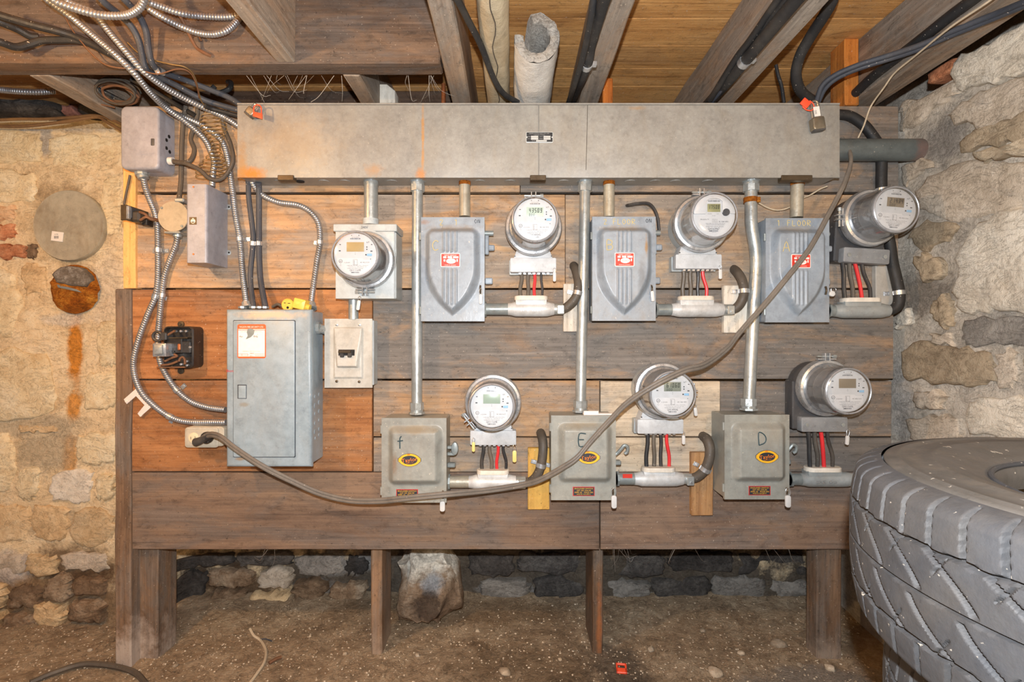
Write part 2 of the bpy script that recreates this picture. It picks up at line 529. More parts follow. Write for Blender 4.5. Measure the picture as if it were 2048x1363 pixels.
M['block_yellow'] = wood('block_yellow', (222, 180, 98), (206, 160, 80), (160, 112, 50), (190, 150, 90), .1, axis=2, sc=.5)
M['block_brown'] = wood('block_brown', (190, 150, 104), (162, 120, 78), (116, 80, 50), (140, 120, 100), .2, axis=2)
M['block_grey'] = paint('block_grey', (186, 180, 170), .7, damt=.4)
M['block_warm_lit'] = wood('block_warm_lit', (206, 132, 60), (176, 100, 40), (112, 60, 26), (140, 110, 80), .15, axis=2)  # orange lamplight of the flash shadow put into the wood colour

cream = ((150, 122, 88), (206, 178, 138), (232, 210, 172))
grey = ((120, 110, 98), (176, 164, 148), (206, 196, 180))
M['wall_left'] = masonry('wall_back_mortar', ((206, 176, 134), (242, 218, 178), (252, 238, 208)), rnd=False, blobs=(
    (w3(60, 252, 1.9), (.5, .3, .035), (196, 190, 180), .8), (w3(95, 285, 1.9), (.05, .3, .06), (170, 178, 186), .6),
    (w3(140, 450, 1.9), (.185, .3, .21), (196, 170, 134), .8),
    (w3(150, 700, 1.9), (.035, .3, .17), (232, 150, 50), .95), (w3(148, 812, 1.9), (.035, .3, .07), (240, 160, 56), .85),
    (w3(140, 915, 1.9), (.035, .3, .10), (232, 166, 84), .75), (w3(60, 850, 1.9), (.30, .3, .05), (206, 190, 162), .7),
    (w3(90, 900, 1.9), (.12, .3, .12), (204, 188, 160), .7),
    (w3(215, 600, 1.9), (.07, .3, .22), (232, 214, 190), .6), (w3(130, 640, 1.9), (.10, .3, .03), (236, 226, 210), .7),
    (w3(40, 1040, 1.9), (.5, .3, .06), (206, 184, 152), .6),
    (w3(90, 1200, 1.9), (.7, .4, .16), (134, 106, 78), .85), (w3(160, 1130, 1.9), (.2, .4, .10), (92, 70, 52), .8),
    (w3(20, 1130, 1.9), (.10, .4, .07), (222, 212, 202), .8),
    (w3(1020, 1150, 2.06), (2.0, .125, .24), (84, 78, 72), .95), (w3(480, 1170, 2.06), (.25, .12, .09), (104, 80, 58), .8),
    (w3(700, 1125, 2.06), (.2, .12, .05), (168, 168, 166), .7), (w3(640, 1180, 2.06), (.16, .12, .05), (150, 144, 138), .6), (w3(880, 1125, 2.06), (.09, .12, .05), (206, 196, 180), .8),
    (w3(1010, 1180, 2.06), (.14, .12, .03), (170, 172, 174), .7), (w3(1380, 1190, 2.06), (.3, .12, .015), (186, 186, 184), .7)))
M['wall_right'] = masonry('wall_right_mortar', ((160, 152, 140), (206, 197, 183), (232, 224, 211)), rnd=False, blobs=(
    (tuple(onX(1880, 285, 1.27)), (.3, .11, .085), (160, 154, 146), .9), (tuple(onX(1990, 560, 1.27)), (.3, .12, .10), (180, 176, 170), .7),
    (tuple(onX(1840, 590, 1.27)), (.3, .12, .10), (144, 134, 122), .85), (tuple(onX(1980, 665, 1.27)), (.3, .11, .05), (164, 160, 154), .85),
    (tuple(onX(1800, 800, 1.27)), (.3, .06, .16), (190, 188, 186), .6)))
M['stone_cream'] = masonry('stone_cream', ((214, 184, 138), (244, 224, 184), (254, 244, 216)), tint=.06)
M['stone_warm'] = masonry('stone_warm', ((182, 150, 110), (228, 198, 154), (246, 224, 186)), tint=.14)
M['stone_brown'] = masonry('stone_brown', ((88, 71, 56), (144, 120, 96), (196, 177, 152)), tint=.2)
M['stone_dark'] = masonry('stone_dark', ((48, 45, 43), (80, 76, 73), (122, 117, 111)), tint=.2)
M['stone_grey'] = masonry('stone_grey', ((166, 151, 131), (208, 194, 175), (230, 219, 203)), tint=.1)
M['stone_pale'] = masonry('stone_pale', ((196, 182, 162), (236, 226, 208), (250, 244, 230)), tint=.06)
M['stone_tan'] = masonry('stone_tan', ((150, 133, 110), (190, 172, 146), (214, 200, 176)), tint=.12)
M['stone_slate'] = masonry('stone_slate', ((104, 100, 95), (144, 139, 132), (180, 174, 165)), tint=.12)
M['stone_pink'] = masonry('stone_pink', ((120, 86, 80), (162, 118, 110), (190, 150, 140)), tint=.1)
M['brick_red'] = masonry('brick_red', ((150, 88, 60), (206, 138, 100), (228, 178, 140)), tint=.15)
M['brick_faded'] = masonry('brick_faded', ((186, 140, 106), (226, 186, 146), (240, 214, 178)), tint=.15)
M['floor'] = masonry('floor_dirt', ((128, 108, 86), (180, 157, 129), (214, 194, 166)), rnd=False, sc=1.6, bump=.8, blobs=(
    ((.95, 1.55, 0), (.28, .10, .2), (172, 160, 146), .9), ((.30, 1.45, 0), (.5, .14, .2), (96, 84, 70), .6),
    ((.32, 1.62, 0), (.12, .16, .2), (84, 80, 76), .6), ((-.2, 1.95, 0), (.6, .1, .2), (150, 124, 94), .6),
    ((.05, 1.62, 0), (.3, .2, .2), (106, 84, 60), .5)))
M['pebble'] = masonry('pebble', ((140, 122, 100), (190, 172, 148), (224, 212, 192)), tint=.45, sc=4, bump=.2)
M['trough'] = paint('trough_paint', (156, 153, 146), .42, dirt=(152, 138, 116), damt=.35, speck=.5, sc=1.6, blobs=(
    (w3(505, 346, 1.54), (.06, .05, .028), (188, 120, 40), .95), (w3(482, 330, 1.54), (.02, .05, .10), (170, 128, 72), .6),
    (w3(845, 285, 1.54), (.006, .05, .14), (186, 138, 84), .85), (w3(842, 346, 1.54), (.018, .05, .02), (190, 126, 58), .85),
    (w3(745, 340, 1.54), (.035, .05, .025), (182, 134, 80), .6), (w3(590, 280, 1.54), (.15, .05, .09), (176, 154, 122), .4),
    (w3(492, 370, 1.58), (.03, .09, .02), (160, 90, 24), .9), (w3(1275, 215, 1.54), (.03, .05, .008), (176, 140, 96), .5)))
M['switch_blue'] = paint('switch_blue_grey', (146, 156, 166), .38, dirt=(150, 138, 122), damt=.28, speck=.5, blobs=(
    (w3(905, 452, 1.53), (.10, .05, .016), (140, 124, 104), .8), (w3(1247, 452, 1.53), (.10, .05, .014), (146, 128, 104), .7), (w3(1595, 453, 1.53), (.10, .05, .012), (140, 128, 112), .6),
    (w3(846, 440, 1.53), (.02, .05, .012), (150, 104, 62), .8), (w3(1293, 490, 1.53), (.006, .05, .04), (156, 124, 84), .9), (w3(1283, 560, 1.53), (.012, .05, .08), (70, 66, 62), .35)))
M['switch_olive'] = paint('switch_olive_grey', (150, 151, 144), .4, dirt=(150, 134, 112), damt=.4, speck=.5, blobs=(
    (w3(828, 860, 1.51), (.09, .06, .016), (152, 138, 114), .7), (w3(790, 925, 1.51), (.012, .05, .04), (132, 98, 66), .7), (w3(1166, 850, 1.51), (.09, .06, .014), (150, 138, 116), .6)))
M['panel'] = paint('panel_paint', (152, 168, 178), .36, dirt=(160, 150, 132), damt=.25, blobs=(
    (w3(540, 630, 1.53), (.13, .1, .016), (206, 182, 150), .8), (w3(490, 808, 1.53), (.016, .1, .008), (150, 140, 120), .6), (w3(480, 917, 1.53), (.02, .1, .006), (150, 120, 80), .7)))
M['box_lilac'] = paint('box_lilac', (158, 158, 166), .36, damt=.15, speck=.25)
M['breaker_paint'] = paint('breaker_paint', (188, 187, 180), .4, dirt=(172, 150, 116), damt=.3)
M['meter_base_paint'] = paint('meter_base_paint', (184, 191, 192), .4, damt=.2, speck=.3)
M['galv'] = paint('galvanised', (180, 186, 186), .36, .55, dirt=(150, 146, 132), damt=.5, speck=.35, bump=.2)
M['galv_old'] = paint('galvanised_dusty', (178, 172, 156), .45, .35, dirt=(150, 128, 92), damt=.7, speck=.6, bump=.3)
M['galv_grey'] = paint('galvanised_grey', (142, 150, 150), .4, .3, damt=.35)
M['cast'] = paint('cast_fitting', (206, 208, 208), .45, .15, dirt=(150, 134, 112), damt=.45)
M['cast_grey'] = paint('cast_fitting_grey', (166, 172, 172), .45, .2, dirt=(150, 134, 112), damt=.35)
M['gasket'] = paint('gasket_white', (224, 216, 202), .6, 0, dirt=(176, 154, 124), damt=.4)
M['zinc'] = paint('zinc', (204, 208, 212), .3, .75, damt=.25, speck=.2)
M['armor'] = paint('armor_steel', (176, 180, 186), .38, .75, dirt=(120, 112, 100), damt=.35, speck=.2, bump=.05)
M['armor_dusty'] = paint('armor_dusty', (184, 176, 160), .45, .35, dirt=(130, 112, 88), damt=.5, speck=.3)
M['cable_black'] = paint('cable_black', (38, 38, 39), .6, 0, dirt=(92, 84, 74), damt=.35, speck=.7, bump=.3)
M['cable_slate'] = paint('cable_slate', (66, 70, 79), .6, 0, dirt=(108, 102, 94), damt=.35, speck=.6, bump=.3)
M['cable_brown'] = paint('cable_brown', (84, 76, 67), .6, 0, dirt=(118, 106, 90), damt=.4, speck=.6, bump=.3)
M['cord_grey'] = paint('cord_grey', (114, 107, 99), .5, 0, dirt=(150, 138, 122), damt=.35, speck=.4)
M['wire_black'] = paint('wire_black', (50, 50, 52), .45, 0, damt=.25, speck=.3)
M['wire_grey'] = paint('wire_taupe', (96, 88, 78), .5, 0, damt=.3, speck=.3)
M['wire_red'] = plain('wire_red', (226, 52, 56), .4)
M['wire_tan'] = paint('wire_tan', (206, 190, 164), .6, damt=.2)
M['wire_rust'] = paint('wire_rust', (120, 84, 60), .7, .2, dirt=(160, 120, 84), damt=.4)
M['copper'] = paint('copper', (190, 116, 72), .45, .7, damt=.3)
M['brass_wire'] = paint('thin_wire', (150, 122, 78), .5, .4, damt=.2)
M['lock_body'] = paint('lock_body', (150, 142, 126), .35, .7, dirt=(130, 100, 60), damt=.4)
M['lock_steel'] = paint('lock_steel', (176, 176, 174), .28, .85, dirt=(120, 100, 70), damt=.3)
M['red_plastic'] = plain('red_plastic', (255, 92, 58), .35)
M['yellow_plastic'] = paint('yellow_plastic', (240, 200, 84), .4, 0, dirt=(190, 140, 50), damt=.3)
M['seal'] = plain('seal_plastic', (214, 214, 212), .35)
M['seal_yellow'] = plain('seal_yellow', (232, 214, 130), .35)
M['bakelite'] = paint('bakelite', (44, 40, 38), .35, 0, dirt=(110, 96, 78), damt=.35, speck=.5)
M['bronze'] = paint('bronze_dark', (86, 74, 58), .4, .5, dirt=(120, 104, 84), damt=.4)
M['dark_box'] = paint('dark_plastic', (70, 70, 72), .45, 0, dirt=(130, 120, 108), damt=.3)
M['term_dark'] = paint('terminal_cover_dark', (142, 144, 146), .45, 0, dirt=(120, 110, 98), damt=.35)
M['term_light'] = paint('terminal_cover_light', (196, 200, 204), .45, 0, dirt=(170, 160, 146), damt=.15, speck=.2)
M['meter_white'] = plain('meter_white', (208, 210, 214), .35)
M['meter_label'] = plain('meter_label', (220, 220, 223), .4)
M['meter_grey'] = paint('meter_inner', (166, 168, 172), .32, .35, damt=.1, speck=.1, bump=0)
M['print'] = plain('print_dark', (64, 66, 72), .6)
M['lcd_dark'] = plain('lcd_digit', (58, 66, 60), .5)
M['lcd_green'] = plain('lcd_green', (196, 212, 198), .3)
M['lcd_sage'] = plain('lcd_sage', (160, 178, 162), .3)
M['lcd_grey'] = plain('lcd_grey', (140, 146, 134), .3)
M['lcd_warm_reflection'] = plain('lcd_warm_reflection', (186, 160, 112), .3)  # warm lamp reflection on the blank display, put into its colour
M['lcd_brown'] = plain('lcd_brown', (136, 124, 106), .3)
M['lcd_olive'] = plain('lcd_olive', (150, 150, 108), .3)
M['blue_tab'] = plain('blue_tab', (150, 196, 232), .4)
M['ink_black'] = plain('ink_black', (40, 40, 42), .6)
M['ink_blue'] = plain('ink_blue', (44, 70, 78), .6)
M['ink_red'] = plain('ink_red', (200, 48, 38), .6)
M['chalk'] = plain('chalk_yellow', (206, 190, 140), .8)
M['label_red'] = plain('label_red', (224, 60, 44), .45)
M['label_white'] = plain('label_white', (246, 240, 232), .5)
M['label_orange'] = plain('label_orange', (240, 104, 56), .45)
M['label_yellow'] = plain('label_yellow', (246, 186, 46), .45)
M['label_flame'] = plain('label_flame', (244, 132, 32), .45)
M['label_black'] = plain('label_black', (52, 54, 60), .45)
M['plate_black'] = plain('plate_black', (48, 52, 56), .4)
M['plate_silver'] = plain('plate_silver', (214, 220, 220), .35, .3)
M['hole'] = plain('hole_black', (20, 18, 17), .9)
M['disc'] = paint('disc_zinc', (180, 172, 152), .5, .15, dirt=(146, 124, 92), damt=.65, speck=.6, bump=.25)
M['rust'] = masonry('rust_plug', ((84, 46, 20), (186, 108, 34), (246, 176, 74)), sc=2.2, bump=.8, tint=0)
M['mortar_grey'] = masonry('mortar_grey', ((92, 84, 76), (134, 124, 112), (206, 200, 192)), sc=2.0)
M['pipe_wrap'] = paint('pipe_wrap', (196, 180, 150), .85, 0, dirt=(140, 118, 84), damt=.6, speck=.5, bump=.8, sc=.8)
M['pipe_white'] = paint('pipe_white', (226, 222, 214), .9, 0, dirt=(120, 114, 106), damt=.35, speck=.7, bump=1.0)
M['pipe_white_end'] = masonry('pipe_white_end', ((120, 110, 100), (208, 202, 192), (232, 228, 220)), sc=3.0, bump=.8)
M['big_conduit'] = paint('big_conduit', (104, 112, 112), .42, .2, dirt=(120, 110, 96), damt=.35, blobs=((tuple(W(1832, 300, 1.6)), (.03, .1, .1), (150, 96, 80), .35),))
M['rubber'] = paint('tyre_rubber', (61, 62, 65), .7, 0, dirt=(86, 79, 70), damt=.5, speck=.5, bump=.3, sc=.7)
M['rubber_side'] = paint('tyre_sidewall', (82, 78, 73), .7, 0, dirt=(104, 94, 81), damt=.8, speck=.45, bump=.25, sc=.6)
M['web'] = plain('web', (206, 198, 186), .9)
M['root'] = paint('dry_root', (122, 92, 60), .8, 0, dirt=(176, 130, 66), damt=.5)
M['receptacle'] = paint('receptacle_plate', (196, 188, 170), .5, .1, dirt=(170, 150, 116), damt=.45)
M['ivory'] = plain('ivory', (228, 214, 178), .45)
M['jbox_cover'] = paint('jbox_cover', (184, 170, 146), .5, .1, dirt=(180, 150, 112), damt=.5)
M['bracket_white'] = plain('bracket_white', (238, 228, 220), .45)

def clear_mat():
    g = G('clear_cover')
    tr = g.node('ShaderNodeBsdfTransparent'); tr.inputs[0].default_value = (.96, .97, .97, 1)
    gl = g.node('ShaderNodeBsdfGlossy'); gl.inputs['Roughness'].default_value = .12
    lw = g.node('ShaderNodeLayerWeight'); lw.inputs['Blend'].default_value = .35
    f = g.map(lw.outputs['Facing'], 0, 1, .05, .85)
    mx = g.node('ShaderNodeMixShader'); g.put(mx.inputs[0], f); g.put(mx.inputs[1], tr.outputs[0]); g.put(mx.inputs[2], gl.outputs[0])
    out = [n for n in g.nt.nodes if n.type == 'OUTPUT_MATERIAL'][0]
    g.nt.links.new(mx.outputs[0], out.inputs[0])
    return g.m
M['clear'] = clear_mat()

# ------------------------------------------------------------------ the setting: walls
rnd = random.Random(7)
def wall_y(x): return 1.90 + .16 * smooth(-1.36, -1.27, x)

mb = MB(); nx, nzs = 210, []
prof = [(0.0, z / 100.0 * 1.85 - .03) for z in range(0, 101)] + [(.07, 1.845), (.14, 1.85), (.20, 1.86)] + [(.22, 1.9), (.22, 1.97), (.22, 2.03)]
rows = []
for d, z in prof:
    for i in range(nx + 1):
        x = -2.45 + 3.85 * i / nx
        y = wall_y(x) + (d if x < -1.3 else d * .4)
        p = Vector((x, y, z))
        amp = .008 + .03 * (1 - smooth(.12, .36, z))
        a = mn.noise_vector(p * 5.0) * amp + mn.noise_vector(p * 19.0) * amp * .45
        a.x *= .3; a.z *= .3 if d == 0 else 1
        if d == 0 and -1.47 < x: a.y = max(a.y, -.02)
        mb.v.append(tuple(p + a))
for j in range(len(prof) - 1):
    for i in range(nx):
        a = j * (nx + 1) + i
        mb.f.append((a, a + 1, a + nx + 2, a + nx + 1))
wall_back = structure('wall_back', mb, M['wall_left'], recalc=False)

mb = MB(); ny = 150
profr = [(0.0, z / 100.0 * 1.815 - .03) for z in range(0, 101)] + [(.06, 1.80), (.14, 1.80), (.22, 1.80), (.24, 1.90), (.24, 2.03)]
for d, z in profr:
    for i in range(ny + 1):
        y = 2.15 - 2.15 * i / ny
        p = Vector((1.27 + d, y, z))
        a = mn.noise_vector(p * 4.5) * .012 + mn.noise_vector(p * 17) * .006
        mb.v.append(tuple(p + a))
for j in range(len(profr) - 1):
    for i in range(ny):
        a = j * (ny + 1) + i
        mb.f.append((a, a + 1, a + ny + 2, a + ny + 1))
wall_right = structure('wall_right', mb, M['wall_right'], recalc=False)

def stone(parent, poly, frame, h, mat, name='stone', rough=.004):
    """poly: corner list in wall coordinates (u, v); frame(u, v, h) gives the world point"""
    cu = sum(p[0] for p in poly) / len(poly); cv = sum(p[1] for p in poly) / len(poly)
    out = []
    n = len(poly)
    for i in range(n):
        a = Vector(poly[i]); b = Vector(poly[(i + 1) % n])
        for t in (0.12, .37, .63, .88):
            q = a.lerp(b, t)
            q += Vector((rnd.uniform(-1, 1), rnd.uniform(-1, 1))) * rough * 1.2
            out.append(q)
    m = MB(); seed = rnd.uniform(0, 50)
    tilt = (rnd.uniform(-.25, .25), rnd.uniform(-.25, .25))
    rings = ((1.0, -.035), (1.0, .30), (.95, .8), (.84, .98), (.62, 1.04), (.34, 1.06))
    k = len(out)
    for sc, hh in rings:
        for q in out:
            u = cu + (q.x - cu) * sc; v = cv + (q.y - cv) * sc
            z = h * hh if hh > 0 else hh
            if hh > .5:
                z += (mn.noise(Vector((u * 22, v * 22, seed))) * .5 + mn.noise(Vector((u * 55, v * 55, seed))) * .25) * max(.006, h * .7)
                z += h * .6 * (tilt[0] * (u - cu) / .1 + tilt[1] * (v - cv) / .08) * .5
            m.v.append(tuple(frame(u, v, z)))
    for j in range(len(rings) - 1):
        for i in range(k):
            i2 = (i + 1) % k
            m.f.append((j * k + i, j * k + i2, (j + 1) * k + i2, (j + 1) * k + i))
    m.v.append(tuple(frame(cu, cv, h * 1.05))); c = len(m.v) - 1; b = (len(rings) - 1) * k
    for i in range(k): m.f.append((b + i, b + (i + 1) % k, c))
    return part(name, m, mat, parent, sm=60)

fr_back = lambda u, v, h: (u, wall_y(u) - h, v)
def stone_b(x0, y0, x1, y1, mat, h=.014, Y=1.9, name='stone', j=.14):
    w, hh = (x1 - x0), (y1 - y0)
    q = []
    for ax, ay in ((0, 1), (.5, 1), (1, 1), (1, .5), (1, 0), (.5, 0), (0, 0), (0, .5)):
        px = x0 + w * ax + rnd.uniform(-j, j) * min(w, hh) * .6; py = y0 + hh * ay + rnd.uniform(-j, j) * min(w, hh) * .6
        if ax in (0, 1) and ay in (0, 1):
            px += (.5 - ax) * min(w, hh) * .18; py += (.5 - ay) * min(w, hh) * .18
        p = W(px, py, Y); q.append((p.x, p.z))
    return stone(wall_back, q, fr_back, h * (.85 if y1 < 1095 else 1.0), M[mat], name, .007)
for a in ((-60, 262, 90, 330, 'stone_cream', .006), (96, 268, 232, 338, 'stone_cream', .007), (-70, 338, 70, 405, 'stone_cream', .008),
          (205, 352, 244, 470, 'stone_cream', .006), (-60, 528, 42, 676, 'stone_cream', .012), (46, 528, 92, 588, 'stone_warm', .008),
          (196, 640, 244, 735, 'stone_cream', .008), (-70, 700, 122, 838, 'stone_cream', .014), (168, 745, 240, 820, 'stone_cream', .009),
          (-80, 868, 32, 990, 'stone_cream', .013), (40, 850, 112, 864, 'stone_warm', .006), (38, 935, 80, 1000, 'stone_cream', .01), (150, 858, 232, 930, 'stone_cream', .010),
          (100, 940, 185, 1004, 'stone_pale', .009), (197, 944, 232, 996, 'stone_cream', .017), (-80, 1006, 60, 1090, 'stone_warm', .012),
          (64, 1010, 140, 1082, 'stone_warm', .010), (146, 1012, 228, 1092, 'stone_warm', .014),
          (-60, 1100, 50, 1150, 'stone_grey', .02), (56, 1104, 120, 1146, 'stone_warm', .02), (126, 1102, 222, 1140, 'stone_grey', .014), (-60, 1155, 26, 1215, 'stone_warm', .03),
          (30, 1160, 92, 1210, 'stone_brown', .03), (96, 1146, 150, 1196, 'stone_brown', .03), (154, 1150, 226, 1182, 'stone_brown', .034),
          (146, 1190, 222, 1236, 'stone_brown', .04), (84, 1200, 140, 1244, 'stone_warm', .04), (20, 1220, 80, 1252, 'stone_brown', .04),
          (-50, 1222, 16, 1262, 'stone_warm', .04)):
    stone_b(*a)
for a in ((-30, 412, 34, 441, 'brick_faded', .014), (-26, 449, 33, 478, 'brick_red', .016), (-20, 489, 55, 518, 'brick_red', .018), (58, 490, 76, 516, 'stone_brown', .014)):
    stone_b(*a, name='brick', j=.05)
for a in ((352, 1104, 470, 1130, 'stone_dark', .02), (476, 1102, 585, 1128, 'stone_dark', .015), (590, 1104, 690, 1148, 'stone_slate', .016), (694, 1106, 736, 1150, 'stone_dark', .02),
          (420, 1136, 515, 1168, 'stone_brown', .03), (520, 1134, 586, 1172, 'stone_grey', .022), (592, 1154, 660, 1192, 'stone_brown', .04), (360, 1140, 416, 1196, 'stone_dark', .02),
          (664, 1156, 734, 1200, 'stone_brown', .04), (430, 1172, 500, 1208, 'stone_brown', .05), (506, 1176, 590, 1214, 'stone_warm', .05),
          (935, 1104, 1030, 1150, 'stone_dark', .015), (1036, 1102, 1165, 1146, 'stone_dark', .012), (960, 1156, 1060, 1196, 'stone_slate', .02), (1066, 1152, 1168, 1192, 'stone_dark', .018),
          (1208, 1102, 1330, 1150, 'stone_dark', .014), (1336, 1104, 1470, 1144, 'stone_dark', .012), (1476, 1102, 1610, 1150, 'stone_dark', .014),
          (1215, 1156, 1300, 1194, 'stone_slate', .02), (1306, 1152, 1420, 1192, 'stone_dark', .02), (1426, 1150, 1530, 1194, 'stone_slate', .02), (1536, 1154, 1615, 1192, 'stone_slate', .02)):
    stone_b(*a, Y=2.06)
# dark stones in the recess over the left wall
fr_rec = lambda u, v, h: (u, 2.11 - h, v)
for x0, y0, x1, y1, mt in ((-40, 205, 130, 236, 'stone_dark'), (-60, 188, 60, 203, 'stone_brown'), (62, 190, 120, 212, 'stone_dark'), (140, 216, 172, 236, 'stone_pink'), (90, 222, 136, 240, 'stone_dark'), (170, 205, 250, 238, 'stone_dark')):
    q = [(X_(px, 2.11), Z_(py, 2.11)) for px, py in ((x0, y1), (x1, y1), (x1 - 6, y0 + 5), ((x0 + x1) / 2, y0), (x0 + 5, y0 + 4))]
    stone(wall_back, q, fr_rec, .05, M[mt])

fr_right = lambda u, v, h: (1.27 - h, u, v)
def stone_r(pts, mat, h=.02, name='stone'):
    q = []
    for px, py in pts:
        p = onX(px, py, 1.27); q.append((p.y, p.z))
    return stone(wall_right, q, fr_right, h * .8, M[mat], name, .009)
for pts, mat, h in (
    ([(1905, 128), (1960, 95), (2048, 52), (2110, 20), (2110, 110), (2048, 148), (1985, 172), (1925, 180)], 'stone_pale', .02),
    ([(1800, 212), (1850, 188), (1912, 160), (1925, 186), (1880, 215), (1830, 248), (1800, 262)], 'stone_grey', .014),
    ([(1900, 232), (1940, 196), (2000, 180), (2110, 130), (2110, 205), (2030, 240), (1960, 262)], 'stone_grey', .022),
    ([(1925, 272), (1975, 252), (2048, 232), (2110, 210), (2110, 262), (2040, 284), (1975, 300), (1930, 302)], 'stone_tan', .02),
    ([(1965, 312), (2010, 290), (2110, 262), (2110, 300), (2048, 312), (1990, 322)], 'stone_tan', .04),
    ([(1830, 380), (1880, 338), (1960, 318), (2060, 322), (2110, 330), (2110, 392), (2030, 420), (1930, 440), (1850, 430)], 'stone_grey', .014),
    ([(1806, 330), (1850, 312), (1870, 330), (1828, 365), (1808, 372)], 'stone_grey', .012),
    ([(1815, 470), (1860, 440), (1920, 450), (1900, 482), (1850, 500)], 'stone_tan', .012),
    ([(1958, 446), (2020, 418), (2110, 400), (2110, 640), (2050, 622), (1985, 618), (1925, 630), (1910, 580), (1925, 500)], 'stone_pale', .022),
    ([(1832, 520), (1858, 505), (1885, 525), (1882, 556), (1850, 562)], 'stone_tan', .022),
    ([(1868, 606), (1890, 590), (1912, 612), (1912, 650), (1890, 655), (1872, 640)], 'stone_tan', .022),
    ([(1798, 632), (1826, 616), (1832, 640), (1812, 656), (1798, 655)], 'stone_pale', .02),
    ([(1930, 650), (1980, 632), (2060, 640), (2110, 650), (2110, 690), (2040, 690), (1960, 692), (1925, 680)], 'stone_slate', .010),
    ([(1802, 700), (1850, 682), (1930, 694), (1985, 706), (1990, 760), (1940, 772), (1860, 764), (1806, 752)], 'stone_tan', .014),
    ([(1998, 705), (2040, 698), (2045, 760), (2020, 780), (1994, 768)], 'stone_grey', .012),
    ([(2052, 706), (2110, 706), (2110, 790), (2058, 780)], 'stone_pale', .012),
    ([(1828, 790), (1862, 778), (1892, 790), (1884, 816), (1846, 818)], 'stone_grey', .018),
    ([(1935, 800), (1990, 788), (2050, 796), (2110, 806), (2110, 880), (2030, 880), (1945, 872)], 'stone_pale', .016),
    ([(1812, 835), (1870, 828), (1925, 840), (1915, 890), (1830, 890)], 'stone_grey', .014),
    ([(1860, 660), (1900, 668), (1910, 688), (1866, 680)], 'stone_grey', .012)):
    stone_r(pts, mat, h)

z = CZ - .55
while z < CZ + .70:
    h_ = rnd.uniform(.10, .17); y = .35
    while y < 1.08:
        w_ = min(rnd.uniform(.14, .26), 1.13 - y)
        j = lambda: rnd.uniform(-.012, .012)
        stone(wall_right, [(y + .012 + j(), z + j()), (y + w_ / 2, z + j()), (y + w_ - .012 + j(), z + j()), (y + w_ + j() * .5, z + h_ / 2), (y + w_ - .012 + j(), z + h_ - .02 + j()), (y + w_ / 2, z + h_ - .014 + j()), (y + .012 + j(), z + h_ - .02 + j()), (y, z + h_ / 2)],
              fr_right, .012, M[rnd.choice(('stone_grey', 'stone_pale', 'stone_tan', 'stone_grey'))], 'stone', .008)
        y += w_
    z += h_
# ------------------------------------------------------------------ the setting: floor
def floor_z(x, y):
    p = Vector((x, y, 0))
    return (mn.noise(p * 3.1) * .010 + mn.noise(p * 11) * .006 + mn.noise(p * 34) * .003
            + .03 * smooth(1.85, 2.15, y))
mb = MB(); nx, ny = 250, 160
for j in range(ny + 1):
    for i in range(nx + 1):
        x = -2.5 + 3.95 * i / nx; y = -.3 + 2.5 * j / ny
        mb.v.append((x, y, floor_z(x, y)))
for j in range(ny):
    for i in range(nx):
        a = j * (nx + 1) + i
        mb.f.append((a, a + 1, a + nx + 2, a + nx + 1))
floor = structure('floor', mb, M['floor'], recalc=False)

# ------------------------------------------------------------------ the setting: ceiling
ZD, ZJ = CZ + .97, CZ + .785
mb = MB().box(-2.5, 1.55, -.3, 2.25, ZD + .022, ZD + .05)
ceiling = structure('ceiling', mb, M['rim'])
def plank(x0, x1, y0, y1, z0, z1, ax=0, amp=.0012, b=.0015, n=14):
    """board with slightly wandering edges, long in axis ax"""
    m = MB(); m.box(x0, x1, y0, y1, z0, z1, b)
    lo = (x0, y0, z0)[ax]; hi = (x1, y1, z1)[ax]
    bm = bmesh.new()
    vv = [bm.verts.new(p) for p in m.v]
    for f in m.f:
        try: bm.faces.new([vv[i] for i in f])
        except ValueError: pass
    for k in range(1, n):
        co = [0, 0, 0]; co[ax] = lo + (hi - lo) * k / n; no = [0, 0, 0]; no[ax] = 1
        bmesh.ops.bisect_plane(bm, geom=bm.verts[:] + bm.edges[:] + bm.faces[:], plane_co=co, plane_no=no)
    bm.verts.index_update()
    m2 = MB(); m2.v = [tuple(v.co) for v in bm.verts]; m2.f = [tuple(v.index for v in f.verts) for f in bm.faces]
    bm.free()
    sd = rnd.uniform(0, 90)
    return m2.jit(amp, 9.0, sd)
ys = [-.28, -.14, 0, .14, .28, .42, .56, .70, .84, .98, 1.12, 1.26, 1.40, 1.540, 1.682, 1.823, 1.953, 2.09, 2.23]
for a, b in zip(ys, ys[1:]):
    part('plank', plank(-2.45, 1.5, a + .0020, b - .0020, ZD, ZD + .022, 0, .0008, .0004, 20), M['deck'], ceiling)
for x0, x1, y0, y1 in ((-.197, -.136, -.25, 2.08), (.22, .285, -.25, 2.08), (.652, .734, -.25, 2.08), (1.115, 1.217, -.25, 2.08),
                       (-.664, -.610, -.25, 1.446), (-.503, -.452, 1.514, 1.98), (-1.43, -1.368, 1.514, 2.06)):
    part('joist', plank(x0, x1, y0, y1, ZJ, ZD, 1, .003, .004), M['joist'], ceiling)
part('header_beam', plank(-2.4, -.203, 1.446, 1.514, ZJ, ZD, 0, .003, .004), M['header'], ceiling)
part('rim_joist', plank(-1.32, -.20, 1.985, 2.03, ZJ - .02, ZD, 0, .003, .004), M['rim'], ceiling)
part('rim_joist', plank(-.13, 1.28, 2.085, 2.12, ZJ - .02, ZD, 0, .003, .004), M['rim'], ceiling)
part('blocking', plank(X_(1690, 1.64), 1.113, 1.64, 1.718, CZ + .756, ZD, 2, .002, .003), M['block_warm_lit'], ceiling)
part('blocking', plank(.30, .334, 1.70, 1.76, CZ + .70, CZ + .875, 2, .003, .003), M['block_warm_lit'], ceiling)
